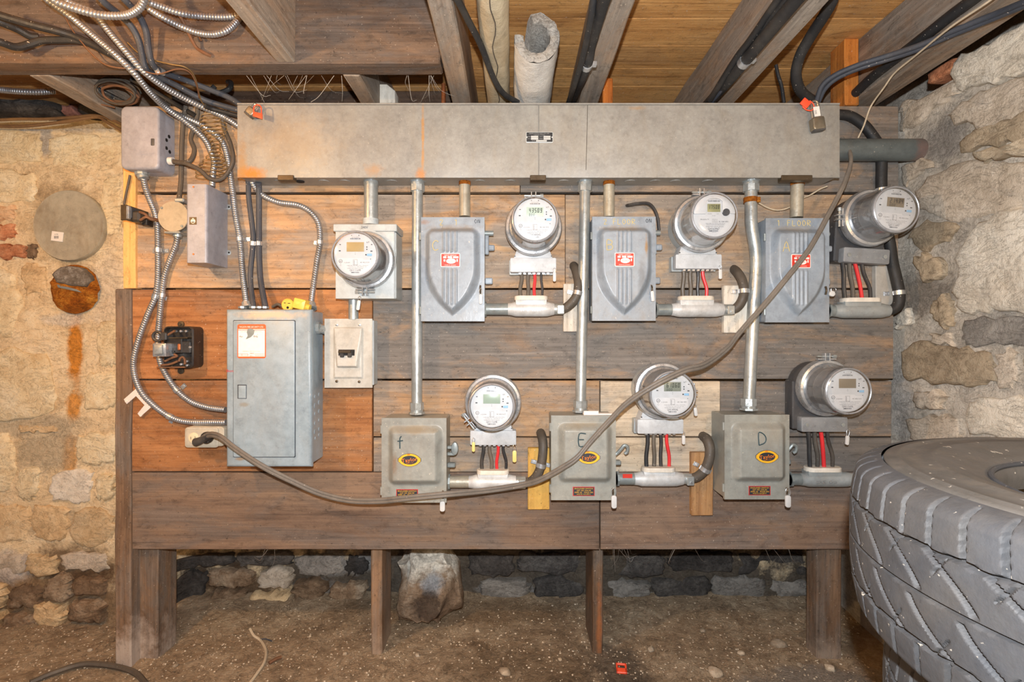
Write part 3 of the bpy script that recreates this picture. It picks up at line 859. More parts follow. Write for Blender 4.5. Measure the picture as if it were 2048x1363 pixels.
stone(wall_right, [(1.452, CZ + .772), (1.55, CZ + .772), (1.548, CZ + .806), (1.45, CZ + .806)], lambda u, v, h: (1.275 - h, u, v), .02, M['brick_red'], 'brick', .001)

# ------------------------------------------------------------------ plank board carrying the meters
board = thing('plank_board', 'wide board of horizontal weathered planks on posts that carries all the meters', 'backboard', (0.1, BY + .02, .25))
def bplank(x0, x1, y0, y1, mat, proud=0.0, th=.025, amp=.0012):
    return part('plank', plank(X_(x0, BY), X_(x1, BY), BY - proud, BY + th, Z_(y1, BY), Z_(y0, BY), 0, amp), M[mat], board)
bplank(249, 1040, 212, 383.5, 'plank_tan'); bplank(1041, 1797, 212, 383.5, 'plank_grey')
bplank(271, 1130, 389, 575.5, 'plank_tan'); bplank(1131, 1797, 389, 575.5, 'plank_mid')
bplank(262, 744, 579, 757.5, "plank_orange", .0005); bplank(746, 1787, 579, 757, 'plank_grey')
bplank(262, 744, 760.5, 942, "plank_orange", .0005)
bplank(747, 1199, 761, 872, 'plank_tan'); bplank(1201, 1440, 762, 872, 'plank_pale'); bplank(1441, 1783, 762, 872, 'plank_grey')
bplank(747, 1199, 875, 943, 'plank_mid'); bplank(1201, 1440, 875, 943, 'plank_pale'); bplank(1441, 1783, 875, 943, 'plank_grey')
bplank(262, 1198.5, 944.5, 1098, "plank_base", .0005); bplank(1201, 1780, 944.5, 1098, "plank_base", .0005)
def post(x0, x1, y0, y1, z0, z1, mat='post', amp=.003):
    return part('post', plank(x0, x1, y0, y1, z0, z1, 2, amp, .004), M[mat], board)
post(X_(229, 1.63), X_(261, 1.63), 1.63, 1.70, -.02, Z_(577, 1.63))
post(-1.226, -1.158, 1.672, 1.77, -.02, 1.72)
post(-.466, -.43, 1.69, 1.82, -.02, 1.6)
post(.268, .302, 1.70, 1.86, -.02, 1.6, 'post')
post(.993, 1.075, 1.668, 1.73, -.02, 1.72, 'post')
part('furring_strip', plank(X_(246, 1.63), X_(270.5, 1.63), 1.63, 1.66, Z_(576.5, 1.63), Z_(335, 1.63), 2, .001), M['strip_yellow'], board)
# ------------------------------------------------------------------ long wiring trough
TY = 1.545
x0, x1 = X_(474, TY), X_(1680, TY); zt, zb = Z_(207, TY), Z_(353, TY); xm = X_(1077.5, TY)
t = thing('wiring_trough', 'long grey steel wiring trough with rust stains across the top of the planks', 'electrical trough', (0, BY, zb))
part('body', MB().box(x0 + .002, x1 - .002, TY + .004, BY - .001, zb + .001, zt, .003), M['trough'], t)
for a, b in ((x0, xm - .0008), (xm + .0008, x1)):
    part('cover', MB().prism([(a, zb - .003), (b, zb - .003), (b, zt - .004), (a, zt - .004)], TY, TY + .006, .0025), M['trough'], t)
part('seam', MB().tube([W(1175, 210, TY - .0003), W(1174, 262, TY - .0003), W(1172, 340, TY - .0003)], .0007, 5), M['bronze'], t, label='dark crack line in the cover')
part('top_flange', MB().box(x0, x1, TY - .001, TY + .012, zt - .003, zt + .002, .001), M['trough'], t)
for px in (560, 648, 690, 784, 960, 1020, 1127, 1260, 1310, 1350, 1415):
    part('knockout', lambda: MB().lathe([(0, -.001), (.017, -.001), (.0175, .003)], (X_(px, 1.595), 1.595, zb + .0005), 'Z', 24), M['trough'], t)
part('open_hole', MB().lathe([(0, -.0015), (.013, -.0015), (.0135, .003)], (X_(600, 1.592), 1.592, zb), 'Z', 24), M['hole'], t)
for a, b in ((556, 588), (1060, 1092), (1562, 1624)):
    part('latch', MB().box(X_(a, TY), X_(b, TY), TY - .004, TY + .02, zb - .012, zb + .004, .0015), M['bronze'], t)
npl = part('nameplate', MB().prism(rr(X_(1052, TY), X_(1106, TY), Z_(285, TY), Z_(264, TY), .003), TY - .0012, TY + .001, .0004), M['plate_silver'], t, label='small black and silver maker\'s plate')
part('plate_field', MB().prism(rr(X_(1053, TY), X_(1105, TY), Z_(284, TY), Z_(265, TY), .002), TY - .0016, TY - .0011, .0001, 1), M['plate_black'], npl)
m = MB(); ty = TY - .0019
for a, b, c, d in ((1062, 272, 1076.5, 275.4), (1062, 276, 1076.5, 279.6), (1087, 272, 1101, 275.4), (1087, 276, 1101, 279.6), (1072, 280.4, 1093.5, 283.2)):
    m.rect(X_(a, TY), X_(c, TY), Z_(d, TY), Z_(b, TY), ty)
m.text('UNION SWITCH BOX CO. LTD.', X_(1078.5, TY), Z_(267.3, TY), ty, .0032, .062)
m.text('TORONTO CANADA', X_(1078.5, TY), Z_(270.2, TY), ty, .0020, .034)
for s_, px, py in (('AMPS', 1058, 273.6), ('VOLTS', 1082, 273.6), ('CAT NO', 1058, 277.6), ('PHASE', 1082, 277.6), ('SER NO', 1067, 281.8)):
    m.text(s_, X_(px, TY), Z_(py, TY), ty, .0024, .010)
for px in (1053.8, 1104.2): m.lathe([(.0022, 0), (0, -.0004)], (X_(px, TY), ty + .0003, Z_(274.5, TY)), 'Y', 12)
part('plate_text', m, M['plate_silver'], npl)

# ------------------------------------------------------------------ padlocks and red seals on the trough
def padlock(px, py, Y, w, h, ang, shack, label, tagged=False):
    """px, py: middle of the lock body"""
    c = W(px, py, Y); t = thing('padlock', label, 'padlock', c)
    Mx = Matrix.Translation(c) @ Matrix.Rotation(R(ang), 4, 'Y') @ Matrix.Translation(-c)
    part('lock_body', MB().prism(rr(c.x - w / 2, c.x + w / 2, c.z - h / 2, c.z + h / 2, .006), Y - .011, Y + .011, .004, 3).xf(Mx), M['lock_body'], t)
    part('lock_base', MB().box(c.x - w / 2 + .001, c.x + w / 2 - .001, Y - .010, Y + .010, c.z - h / 2 - .003, c.z - h / 2 + .002, .001).xf(Mx), M['dark_box'], t)
    q = w * .30; zt_ = c.z + h / 2
    part('shackle', MB().tube([(c.x - q, Y, zt_ - .004), (c.x - q, Y, zt_ + shack * .7), (c.x - q * .6, Y, zt_ + shack * .95), (c.x, Y, zt_ + shack), (c.x + q * .6, Y, zt_ + shack * .95), (c.x + q, Y, zt_ + shack * .7), (c.x + q, Y, zt_ - .004)], .0038, 10).xf(Mx), M['lock_steel'], t)
    if tagged:
        l = part('sticker', MB().box(c.x - q * .8, c.x + q * .9, Y - .006, Y - .0052, zt_ + .002, zt_ + shack * .62).xf(Mx), M['label_white'], t, label='white paper sticker in the shackle')
        part('sticker_text', MB().text('502', 0, 0, 0, .008).xf(Mx @ Matrix.Translation((c.x - q * .35, Y - .0066, zt_ + shack * .3)) @ Matrix.Rotation(R(-90), 4, 'Y')), M['ink_black'], l)
    return t
padlock(503, 224, 1.528, .026, .024, 40, .014, 'padlock lying tilted on the top left corner of the long trough')
padlock(1635, 248, 1.527, .036, .038, -9, .050, 'long-shackled padlock hanging at the top right end of the trough', True)
m = MB()
c = W(516, 226, 1.512)
m.prism([(c.x - .014, c.z + .004), (c.x + .013, c.z - .002), (c.x + .013, c.z - .018), (c.x - .014, c.z - .010)], 1.509, 1.513, .001)
m.tube([(c.x - .012, 1.511, c.z + .003), (c.x - .011, 1.511, c.z + .018), (c.x - .002, 1.511, c.z + .024), (c.x + .009, 1.511, c.z + .018), (c.x + .011, 1.511, c.z - .002)], .0018, 7)
solo('seal_tag', m, M['red_plastic'], 'red plastic seal looped over the padlock at the trough\'s left end', 'seal', 'red plastic seals')
m = MB(); c = W(1611, 206, 1.522)
Mx = Matrix.Translation(c) @ Matrix.Rotation(R(40), 4, 'Y')
m.prism(rr(-.013, .013, -.011, .011, .002), -.002, .002, .001).xf(Mx)
p = [W(1605, 213, 1.522), W(1612, 219, 1.522), W(1622, 221, 1.522), W(1628, 215, 1.524), W(1626, 207, 1.524), W(1619, 201, 1.522)]
m.tube(p, .0016, 7)
solo('seal_tag', m, M['red_plastic'], 'red plastic seal by the padlock at the trough\'s right end', 'seal', 'red plastic seals')

# ------------------------------------------------------------------ electricity meters
RY = 1.56
def ring_mesh(): return MB().lathe([(.060, .016), (.079, .018), (.0853, .016), (.0870, .008), (.0868, -.003), (.083, -.010), (.076, -.012), (.0745, -.009)], seg=56)
def cover_mesh(): return MB().lathe([(.0765, -.008), (.076, -.013), (.0735, -.016), (.0722, -.03), (.0690, -.088), (.0682, -.097), (.0655, -.1035), (.0615, -.1062), (.04, -.1066), (0, -.1066)], seg=56)
def rim_mesh(): return MB().lathe([(.0612, -.1064), (.0650, -.1045), (.0670, -.1015), (.0660, -.1060), (.0630, -.1078), (.0612, -.1064)], seg=56)
def inner_mesh(): return MB().lathe([(.076, -.006), (.070, -.008), (.0655, -.012), (.0640, -.030), (.0640, -.040), (.0625, -.042), (.0605, -.094), (.055, -.0955), (0, -.0955)], seg=56)
def plate_mesh(): return MB().lathe([(.0606, -.094), (.0606, -.0985), (.0596, -.0995), (0, -.0995)], seg=56)
PZ = -.0999
def meter(px, py, serial, num, lcd, lcdmat, label, clamp, Y=RY, model='I-210+', roll=0.0, style=0):
    c = W(px, py, Y)
    t = thing('electricity_meter', label, 'electricity meter', c, 'round electricity meters', local=True)
    t.rotation_euler = (0, R(roll), 0)
    part('ring', ring_mesh, M['zinc'], t, key='m_ring')
    part('inner_body', inner_mesh, M['meter_grey'] if not style else M['term_light'], t, key='m_inner%d' % style)
    fp = part('face_plate', plate_mesh, M['meter_white'], t, key='m_plate')
    part('cover', cover_mesh, M['clear'], t, key='m_cover', label='clear plastic cover')
    part('cover_rim', rim_mesh, M['meter_grey'], t, key='m_rim')
    if style == 0:
        d = part('display', MB().prism([(-.0243, .0082), (.0243, .0082), (.0243, .0348), (-.0243, .0348)], PZ - .0006, PZ + .001, .0003), M[lcdmat], fp, label='display reading ' + lcd if lcd else 'blank display')
        if lcd:
            m = MB().lcd(lcd, .003, .0255, PZ - .0009, .040, .0125)
            m.lcd('000', -.008, .0128, PZ - .0009, .018, .0068)
            part('display_digits', m, M['lcd_dark'] if lcdmat != 'lcd_brown' else M['print'], fp)
        lab = [(-.052, -.010), (.020, -.010), (.023, -.0145), (.044, -.0145)]
        lab += [(.0565 * math.cos(R(a)), .0565 * math.sin(R(a))) for a in range(-38, -151, -8)]
        part('label_sheet', MB().prism(lab[::-1], PZ - .0002, PZ + .0003, 0, 0), M['meter_label'], fp, key='m_sheet')
        part('blue_tab', MB().box(.033, .0465, PZ - .002, PZ, -.004, .0025, .0006), M['blue_tab'], fp, key='m_tab')
        m = MB(); y = PZ - .0005
        m.bars(0, .0445, y, .029, .0036, 34); m.text('ELECTRIC METER', 0, .0485, y, .0022, .020)
        for x, z, w, h in ((-.0425, .028, .0045, .0022), (-.0435, .0105, .0055, .003), (.0460, .028, .0042, .0022), (.0452, .0095, .0058, .0028), (-.010, .0535, .002, .002), (.010, .0535, .002, .003), (.043, -.0125, .002, .002), (0, .0045, .0012, .0014), (0, .0005, .0012, .0014)):
            m.rect(x - w / 2, x + w / 2, z - h / 2, z + h / 2, y)
        for r0, cx, cz in ((.0018, .0325, .021), (.0018, .0325, .0145), (.0022, .0300, -.0005)):
            m.lathe([(r0, 0), (0, 0)], (cx, y, cz), 'Y', 12)
        m.text('N', .0335, .034, y, .006); m.text('K', .0385, .0355, y, .0055)
        m.lathe([(.0052, 0), (.0042, 0)], (-.041, y, -.0185), 'Y', 20); m.text('ge', -.041, -.018, y, .0058)
        m.text('GE', -.041, -.0268, y, .0024); m.text('MADE IN', -.041, -.0298, y, .0018); m.text('USA', -.041, -.0325, y, .0018)
        m.text(model, -.0225, -.0225, y, .0046, .0165); m.text(serial, .0265, -.0220, y, .0050, .026)
        for a, b, c_, d_ in ((-.006, .006, -.0140, -.0145), (-.006, .006, -.0290, -.0295), (-.006, -.0055, -.0295, -.0140), (.0055, .006, -.0295, -.014)):
            m.rect(a, b, c_, d_, y)
        for q in range(4): m.rect(-.004, -.0022, -.0185 - q * .003, -.0170 - q * .003, y)
        m.text('CL200 240V 3W TYPE I-210+ 1.0 Kh FM 2S', .006, -.0305, y, .0030, .060)
        m.text('TA 30 MULT BY 1 60Hz APPR AE-1148', .006, -.0345, y, .0024, .050)
        m.text('Guelph Hydro Electric Systems', 0, -.0385, y, .0034, .045)
        m.text(num, 0, -.0440, y, .0082, .031); m.bars(0, -.0502, y, .023, .0034, 26, 5)
        part('face_print', m, M['print'], fp)
    else:
        sh = [(.0600 * math.cos(R(a)), .0600 * math.sin(R(a))) for a in range(8, 173, 6)]
        up = [(.058, .004), ] + sh + [(-.058, .004), (-.026, .004), (-.022, .008), (-.022, .040), (-.016, .0455), (-.006, .048), (.006, .048), (.016, .0455), (.0225, .040), (.0225, .008)]
        hood = part('hood', MB().prism(up, -.1045, -.098, .0015), M['meter_white'], fp, label='white shroud over the upper half of the face')
        part('display', MB().prism([(-.0185, .0105), (.0185, .0105), (.0185, .0335), (-.0185, .0335)], PZ - .0006, PZ + .001, .0003), M[lcdmat], fp, label='display reading ' + lcd)
        part('display_digits', MB().lcd(lcd, .001, .0245, PZ - .0009, .033, .0115), M['lcd_dark'], fp)
        part('round_button', MB().lathe([(.0100, -.098), (.0100, -.1052), (.0092, -.1058), (0, -.1058)], (.0335, 0, .009), seg=28), M['print'], fp, label='dark round button')
        m = MB(); y = PZ - .0005
        m.bars(.0005, .0415, y, .034, .004, 34); m.text('ELECTRIC METER', 0, .0455, y, .002, .018)
        m.text('PROGRAM', -.012, .0050, y, .0024); m.text('RESET', .011, .0050, y, .0024); m.text('Kh MULT', 0, -.0005, y, .0024)
        m.text('Actaris', -.030, -.0105, y, .0050, .018)
        m.text('~', -.017, -.0095, y, .010)
        for q in range(4): m.text('C1SR 240V 3W', .002, -.010 - q * .0028, y, .0020, .016)
        m.text(serial, .0270, -.0172, y, .0052, .027); m.text('200A 240V 3W TA 30 1.0 Kh FM 2S', .004, -.0225, y, .0030, .055)
        m.text('SINGLE PHASE 60Hz APPR AE-0990', .004, -.0262, y, .0026, .050)
        m.text('Guelph Hydro Electric Systems', .002, -.0310, y, .0034, .050)
        m.text(num, -.001, -.0375, y, .0088, .033); m.bars(-.001, -.0437, y, .026, .0036, 26, 5)
        m.text('MADE IN USA', 0, -.0475, y, .0018, .012)
        part('face_print', m, M['print'], fp)
    # clamp of the sealing ring
    k = MB()
    for s in (-1, 1):
        k.box(s * .0065 - .0016, s * .0065 + .0016, -.010, .010, .082, .106, .0008)
        k.box(s * .018 - .010, s * .018 + .010, -.008, .008, .0855, .090, .001)
    a = Matrix.Rotation(R(90 - clamp), 4, 'Y')
    cl = part('clamp', k.xf(a), M['zinc'], t)
    b = MB().tube([(-.028, -.001, .0955), (.026, -.001, .0955)], .0032, 10).tube([(.020, -.001, .0955), (.030, -.001, .0955)], .0056, 6, cap=True)
    part('bolt', b.xf(a), M['galv'], cl)
    return t
meter(731, 520, '43 452 519', 'GH111699', '', 'lcd_warm_reflection', 'round electricity meter on a square grey base, left of the upper row', -90, 1.535)
meter(1067, 454, '46 166 432', 'GH149045', '43509', 'lcd_green', 'round electricity meter whose display reads 43509', 90)
meter(1402, 447, '91 930 093', 'GH163967', '17508', 'lcd_olive', 'round electricity meter with a white shroud over half its face', 90, style=1)
meter(1741, 436, '43 452 516', 'GH111697', '21434', 'lcd_brown', 'round electricity meter close to the right stone wall, upper row', 184, roll=5)
meter(986, 804, '43 452 517', 'GH111698', '', 'lcd_sage', 'round electricity meter with a blank greenish display, left of the lower row', -142)
meter(1324.5, 781, '46 166 433', 'GH149046', '61060', 'lcd_grey', 'round electricity meter half crossed by the grey cord', -3)
meter(1652, 775, '43 452 515', 'GH111696', '', 'lcd_brown', 'round electricity meter over the tyres, right of the lower row', 90)

# ------------------------------------------------------------------ meter sockets with terminal box and four wires
def socket(px, py, wires, dark, label, roll=0.0):
    """px, py: ring centre of the meter; wires: (top px, bottom px, bottom py, material)"""
    c = W(px, py, RY); t = thing('meter_socket', label, 'meter socket', W(px, py + 70, BY))
    Mx = Matrix.Translation(c) @ Matrix.Rotation(R(roll), 4, 'Y') @ Matrix.Translation(-c)
    def P(y0, y1): return c.y + y0, c.y + y1
    hm, tm = (M['dark_box'], M['term_dark']) if dark else (M['meter_base_paint'], M['term_light'])
    part('back_cup', MB().lathe([(.070, .079), (.0775, .078), (.079, .02), (.0785, .0165), (.06, .0165)], c, seg=48).xf(Mx), hm, t)
    bw = .071
    if dark:
        part('back_plate', MB().box(c.x - .085, c.x + .070, c.y + .030, c.y + .079, c.z - .132, c.z + .02, .004).xf(Mx), hm, t)
        part('terminal_cover', MB().prism(rr(c.x - bw, c.x + bw, c.z - .136, c.z - .0905, .005), c.y + .006, c.y + .032, .003).xf(Mx), tm, t)
        m = MB()
        for s in (-.055, .055): m.lathe([(.006, .005), (.006, .003), (0, .0025)], (c.x + s, c.y, c.z - .114), 'Y', 14)
        part('screw', m.xf(Mx), M['galv'], t)
        m = MB().text('LINE', c.x - .035, c.z - .118, c.y + .0054, .008).text('LOAD', c.x + .035, c.z - .118, c.y + .0054, .008)
        part('embossing', m.xf(Mx), M['zinc'], t)
        yb = c.y + .035
    else:
        part('neck', MB().prism([(c.x - .062, c.z - .094), (c.x + .062, c.z - .094), (c.x + .050, c.z - .062), (c.x - .050, c.z - .062)], c.y + .026, c.y + .079, .002).xf(Mx), tm, t)
        part('terminal_cover', MB().prism(rr(c.x - bw, c.x + bw, c.z - .1345, c.z - .090, .004), c.y + .018, c.y + .052, .002).xf(Mx), tm, t)
        part('terminal_base', MB().box(c.x - bw - .003, c.x + bw - .006, c.y + .050, c.y + .079, c.z - .139, c.z - .092, .002).xf(Mx), hm, t)
        m = MB()
        for s in range(7): m.box(c.x - .045 + s * .0145, c.x - .036 + s * .0145, c.y + .030, c.y + .048, c.z - .1405, c.z - .134, .001)
        part('terminal_clips', m.xf(Mx), M['zinc'], t)
        m = MB()
        for s in (-.063, .063): m.tube([(c.x + s * .9, c.y + .024, c.z - .084), (c.x + s * .9, c.y + .027, c.z - .084)], .0022, 8)
        part('screw', m.xf(Mx), M['dark_box'], t)
        yb = c.y + .042
    for i, (a, b, bpy_, mt, r_) in enumerate(wires):
        zt_ = c.z - .132
        top = Mx @ Vector((X_(a, yb), yb, zt_))
        bot = W(b, bpy_, yb + .004)
        mid1 = top.lerp(bot, .3) + Vector(((-1) ** i * .0015, 0, 0)); mid2 = top.lerp(bot, .68) + Vector(((-1) ** i * -.0012 + (b - a) * .00035, 0, 0))
        part('wire', MB().tube([top + Vector((0, 0, .008)), top, mid1, mid2, bot, bot + Vector((0, 0, -.01))], r_, 10), M[mt], t, label={'wire_red': 'red insulated wire'}.get(mt))
    return t
socket(1067, 454, [(1043, 1041, 592, 'wire_grey', .0064), (1057, 1056, 592, 'wire_grey', .0064), (1069, 1069, 592, 'wire_red', .0050), (1083, 1084, 592, 'wire_black', .0042)], False, 'light grey meter socket with grey, grey, red and black wires under the 43509 meter')
socket(1402, 447, [(1367, 1366, 593, 'wire_grey', .0064), (1381, 1381, 593, 'wire_grey', .0066), (1395, 1396, 593, 'wire_black', .0050), (1405, 1413, 593, 'wire_red', .0052)], False, 'light grey meter socket under the white-shrouded meter')
socket(1741, 436, [(1690, 1690, 597, 'wire_black', .0064), (1704, 1706, 597, 'wire_grey', .0064), (1715, 1724, 597, 'wire_red', .0056), (1729, 1741, 597, 'wire_black', .0056)], True, 'dark tilted meter socket beside the right stone wall', 3.5)
socket(986, 804, [(967, 964, 938, 'wire_black', .0060), (979, 983, 938, 'wire_grey', .0060), (996, 994, 939, 'wire_red', .0050), (1006, 1012, 938, 'wire_black', .0050)], False, 'light grey meter socket under the meter with the greenish display')
socket(1324.5, 781, [(1295, 1293, 934, 'wire_black', .0064), (1308, 1308, 934, 'wire_grey', .0064), (1321, 1322, 934, 'wire_black', .0056), (1333, 1338, 934, 'wire_red', .0052)], False, 'light grey meter socket behind the meter the cord crosses')
socket(1652, 775, [(1616, 1620, 933, 'wire_black', .0064), (1629, 1635, 933, 'wire_black', .0064), (1641, 1648, 933, 'wire_red', .0060), (1654, 1665, 933, 'wire_black', .0056)], True, 'dark meter socket over the tyre stack')
# square base of the first meter
FY = 1.55
t = thing('meter_base_box', 'square pale grey meter base box under the left meter of the upper row', 'meter base', W(735, 597, BY))
part('box', MB().box(X_(671, FY), X_(792, FY), FY + .002, BY - .001, Z_(597, FY), Z_(463, FY), .003), M['meter_base_paint'], t)
part('front_cover', MB().prism([(X_(671, FY) + .001, Z_(597, FY)), (X_(789, FY), Z_(597, FY)), (X_(789, FY), Z_(463, FY)), (X_(671, FY) + .001, Z_(463, FY))], FY - .003, FY + .003, .0015), M['meter_base_paint'], t)
part('hood', MB().box(X_(667, FY), X_(794, FY), FY - .004, BY - .001, Z_(462.5, FY), Z_(448, FY), .002), M['meter_base_paint'], t)
part('socket_ring', MB().lathe([(.093, .012), (.092, -.004), (.084, -.006), (.080, .0)], W(731, 520, FY), seg=56), M['meter_base_paint'], t)
part('hub', MB().tube([W(741.5, 450, 1.595), W(741.5, 438, 1.595)], .0245, 28), M['meter_base_paint'], t)
part('stamp', MB().text('240V', X_(730, FY), Z_(455, FY), FY - .0046, .010, .02), M['print'], t, label='hand-stamped figures on the hood')

# ------------------------------------------------------------------ seals hanging from meters and switches
def seal(px, py, Y, h, label, yellow=False, ang=0, w=.0095, loop=.012):
    c = W(px, py, Y); m = MB()
    m.prism(rr(c.x - w / 2, c.x + w / 2, c.z - h / 2, c.z + h / 2, w * .42), Y - .003, Y + .003, .0012)
    t = thing('meter_seal', label, 'seal', c, 'small plastic seals')
    a = Matrix.Translation(c) @ Matrix.Rotation(R(ang), 4, 'Y') @ Matrix.Translation(-c)
    part('tag', m.xf(a), M['seal_yellow'] if yellow else M['seal'], t)
    z = c.z + h / 2
    part('wire_loop', MB().tube([(c.x - w * .3, Y, z - .002), (c.x - w * .45, Y, z + loop * .6), (c.x, Y + .001, z + loop), (c.x + w * .45, Y, z + loop * .6), (c.x + w * .3, Y, z - .002)], .0007, 6).xf(a), M['zinc'], t)
seal(1109, 553, 1.572, .030, 'white plastic seal hanging below the 43509 meter\'s terminal cover')
seal(1440.5, 548, 1.572, .030, 'white plastic seal hanging below the white-shrouded meter')
seal(947, 893, 1.572, .030, 'yellowish seal at the left end of the lower left meter\'s terminal cover', True)
seal(1029, 912, 1.572, .036, 'yellowish seal at the right end of the lower left meter\'s terminal cover', True, 0, .012, .018)
seal(1367, 879, 1.572, .028, 'white seal below the terminal cover of the cord-crossed meter')
seal(1391, 823, 1.565, .026, 'white seal hanging from the ring clamp of the cord-crossed meter', ang=-6)
seal(1694.5, 880, 1.56, .028, 'white seal hanging by the dark socket over the tyres', ang=5, loop=.02)
seal(961.5, 598, 1.545, .030, 'white seal on the lower right of the switch marked C', loop=.018)
seal(1305, 592, 1.545, .032, 'white seal on the lower right of the switch marked B', ang=-5, loop=.02)
seal(1664, 587, 1.545, .016, 'short seal on the lower right of the switch marked A', ang=20, w=.017)
seal(885, 1012, 1.522, .030, 'white seal below the switch marked F', w=.015, loop=.022)
seal(1228, 1003, 1.522, .038, 'white seal below the switch marked E', w=.0155, loop=.022)
seal(1576, 1002, 1.522, .036, 'white seal below the switch marked D', w=.0155, loop=.022)
seal(717, 610, 1.528, .030, 'white seal hanging from the ring clamp of the left upper meter', ang=8)
# ------------------------------------------------------------------ safety switches C, B, A of the upper row
def emb_shield(x, z):
    zt_ = .126
    if z > zt_ or z < -.142: return 0.0
    hw = .085
    if z < -.005: hw = .085 * max(0.0, 1 - ((-.005 - z) / .137) ** 2.2)
    d = hw - abs(x)
    d *= 1 - .24 * smooth(-.01, .06, -z) if z > -.06 else .76
    if z > zt_ - .03 and abs(x) > hw - .03:
        d = .03 - math.hypot(abs(x) - (hw - .03), z - (zt_ - .03))
    else: d = min(d, zt_ - z)
    return smooth(0.0, .021, d)
def shield_y(x, z):
    h = .025 * emb_shield(x, z)
    k = 0.0
    up = smooth(.045, .052, z) * (1 - smooth(.110, .118, z)); dn = smooth(-.112, -.104, z) * (1 - smooth(-.008, .000, z))
    for rx in (-.0245, -.012, .0005, .013):
        k += math.exp(-((x - rx) / .0032) ** 2)
    return -(h + .0038 * k * max(up, dn))
def sw_label(t, x, z, y):
    l = part('red_label', MB().prism(rr(x - .029, x + .029, z - .0205, z + .0205, .003), y - .0008, y + .001, .0003), M['label_white'], t, label='red maker\'s label with a white border')
    part('label_field', MB().prism(rr(x - .027, x + .027, z - .0185, z + .0185, .002), y - .0012, y - .0007, .0001, 1), M['label_red'], l)
    m = MB(); yy = y - .0015
    m.prism(circ(x + .002, z - .003, .0078, 24, 1.85, 1.0), yy, yy + .0002, 0, 0)
    for a, b in ((-.021, -.012), (-.008, .005), (.008, .024)): m.rect(x + a, x + b, z + .0055, z + .011, yy)
    m.rect(x - .020, x - .015, z - .004, z + .002, yy); m.rect(x + .0185, x + .022, z - .005, z + .003, yy)
    m.text('SAFETY SWITCH', x, z + .0148, yy, .0040, .036); m.text('CAT. NO. AMPS VOLTS', x, z + .0125, yy, .0022, .034)
    m.text('MADE IN CANADA', x, z - .0150, yy, .0035, .034)
    part('label_print', m, M['label_white'], l)
    part('label_oval_text', MB().text('SQUARE D', x + .002, z - .003, yy - .0003, .0046, .021), M['label_red'], l)
def shield_switch(cx, cy, letter, legend, label, lever=True, wire=False):
    Y = 1.555; c = W(cx, cy, Y)
    t = thing('safety_switch', label, 'safety switch', c, 'tall safety switches of the upper row', local=True)
    part('box', lambda: MB().box(-.0945, .0945, .002, BY - Y - .001, -.1565, .1575, .003), M['switch_blue'], t, key='sh_box')
    def door():
        m = MB().hf(-.0965, .0965, -.158, .158, 110, 170, shield_y)
        m.add([(-.0965, 0, -.158), (.0965, 0, -.158), (.0965, .008, -.158), (-.0965, .008, -.158)], [(0, 1, 2, 3)])
        m.add([(-.0965, 0, .158), (.0965, 0, .158), (.0965, .008, .158), (-.0965, .008, .158)], [(0, 1, 2, 3)])
        for s in (-.0965, .0965): m.add([(s, 0, -.158), (s, 0, .158), (s, .008, .158), (s, .008, -.158)], [(0, 1, 2, 3)])
        return m
    d = part('door', door, M['switch_blue'], t, key='sh_door', sm=50)
    sw_label(d, -.004, .0235, -.0256)
    for z in (.10, -.125):
        part('hinge', MB().tube([(-.0985, .002, z - .011), (-.0985, .002, z + .011)], .0035, 8), M['galv_grey'], t)
    part('handle', MB().tube([(.095, .045, .118), (.122, .045, .118)], .0085, 16), M['galv_grey'], t)
    m = MB()
    m.box(.096, .108, .03, .05, .05, .11, .002); m.box(.106, .126, .03, .044, .062, .080, .003)
    part('handle_bracket', m, M['switch_blue'], t)
    part('interlock_lug', MB().box(.096, .120, .03, .044, -.042, -.022, .003), M['switch_blue'], t)
    part('hasp', MB().tube([(.084, -.002, -.05), (.084, -.006, -.062), (.084, -.002, -.074)], .003, 8), M['bronze'], t)
    part('chalk_letter', MB().strokes(letter, -.058, .052, -.0264, .030, .0014, .9), M['chalk'], t, label='letter %s hand-written in yellow' % letter)
    for s_, x, z, h in legend:
        for i, ch in enumerate(s_):
            if ch != ' ': part('chalk_character', MB().strokes(ch, x + i * h * .95, z, -.0006, h, .0012), M['chalk'], t)
    if letter != 'A':
        part('pen_marking', MB().strokes('ON', .066, .140, -.0008, .011, .0006, .9), M['ink_black'], t)
    return t
shield_switch(905.5, 538, 'C', [('2', -.040, .134, .016), ('1', .006, .134, .016)], 'tall blue-grey safety switch with an embossed shield door, marked C')
shield_switch(1248, 537, 'B', [('2 FLOOR', -.062, .135, .015)], 'tall blue-grey safety switch with scraped paint, marked B')
shield_switch(1595, 540, 'A', [('1 FLOOR', -.062, .135, .016)], 'tall blue-grey safety switch marked A 1 FLOOR')

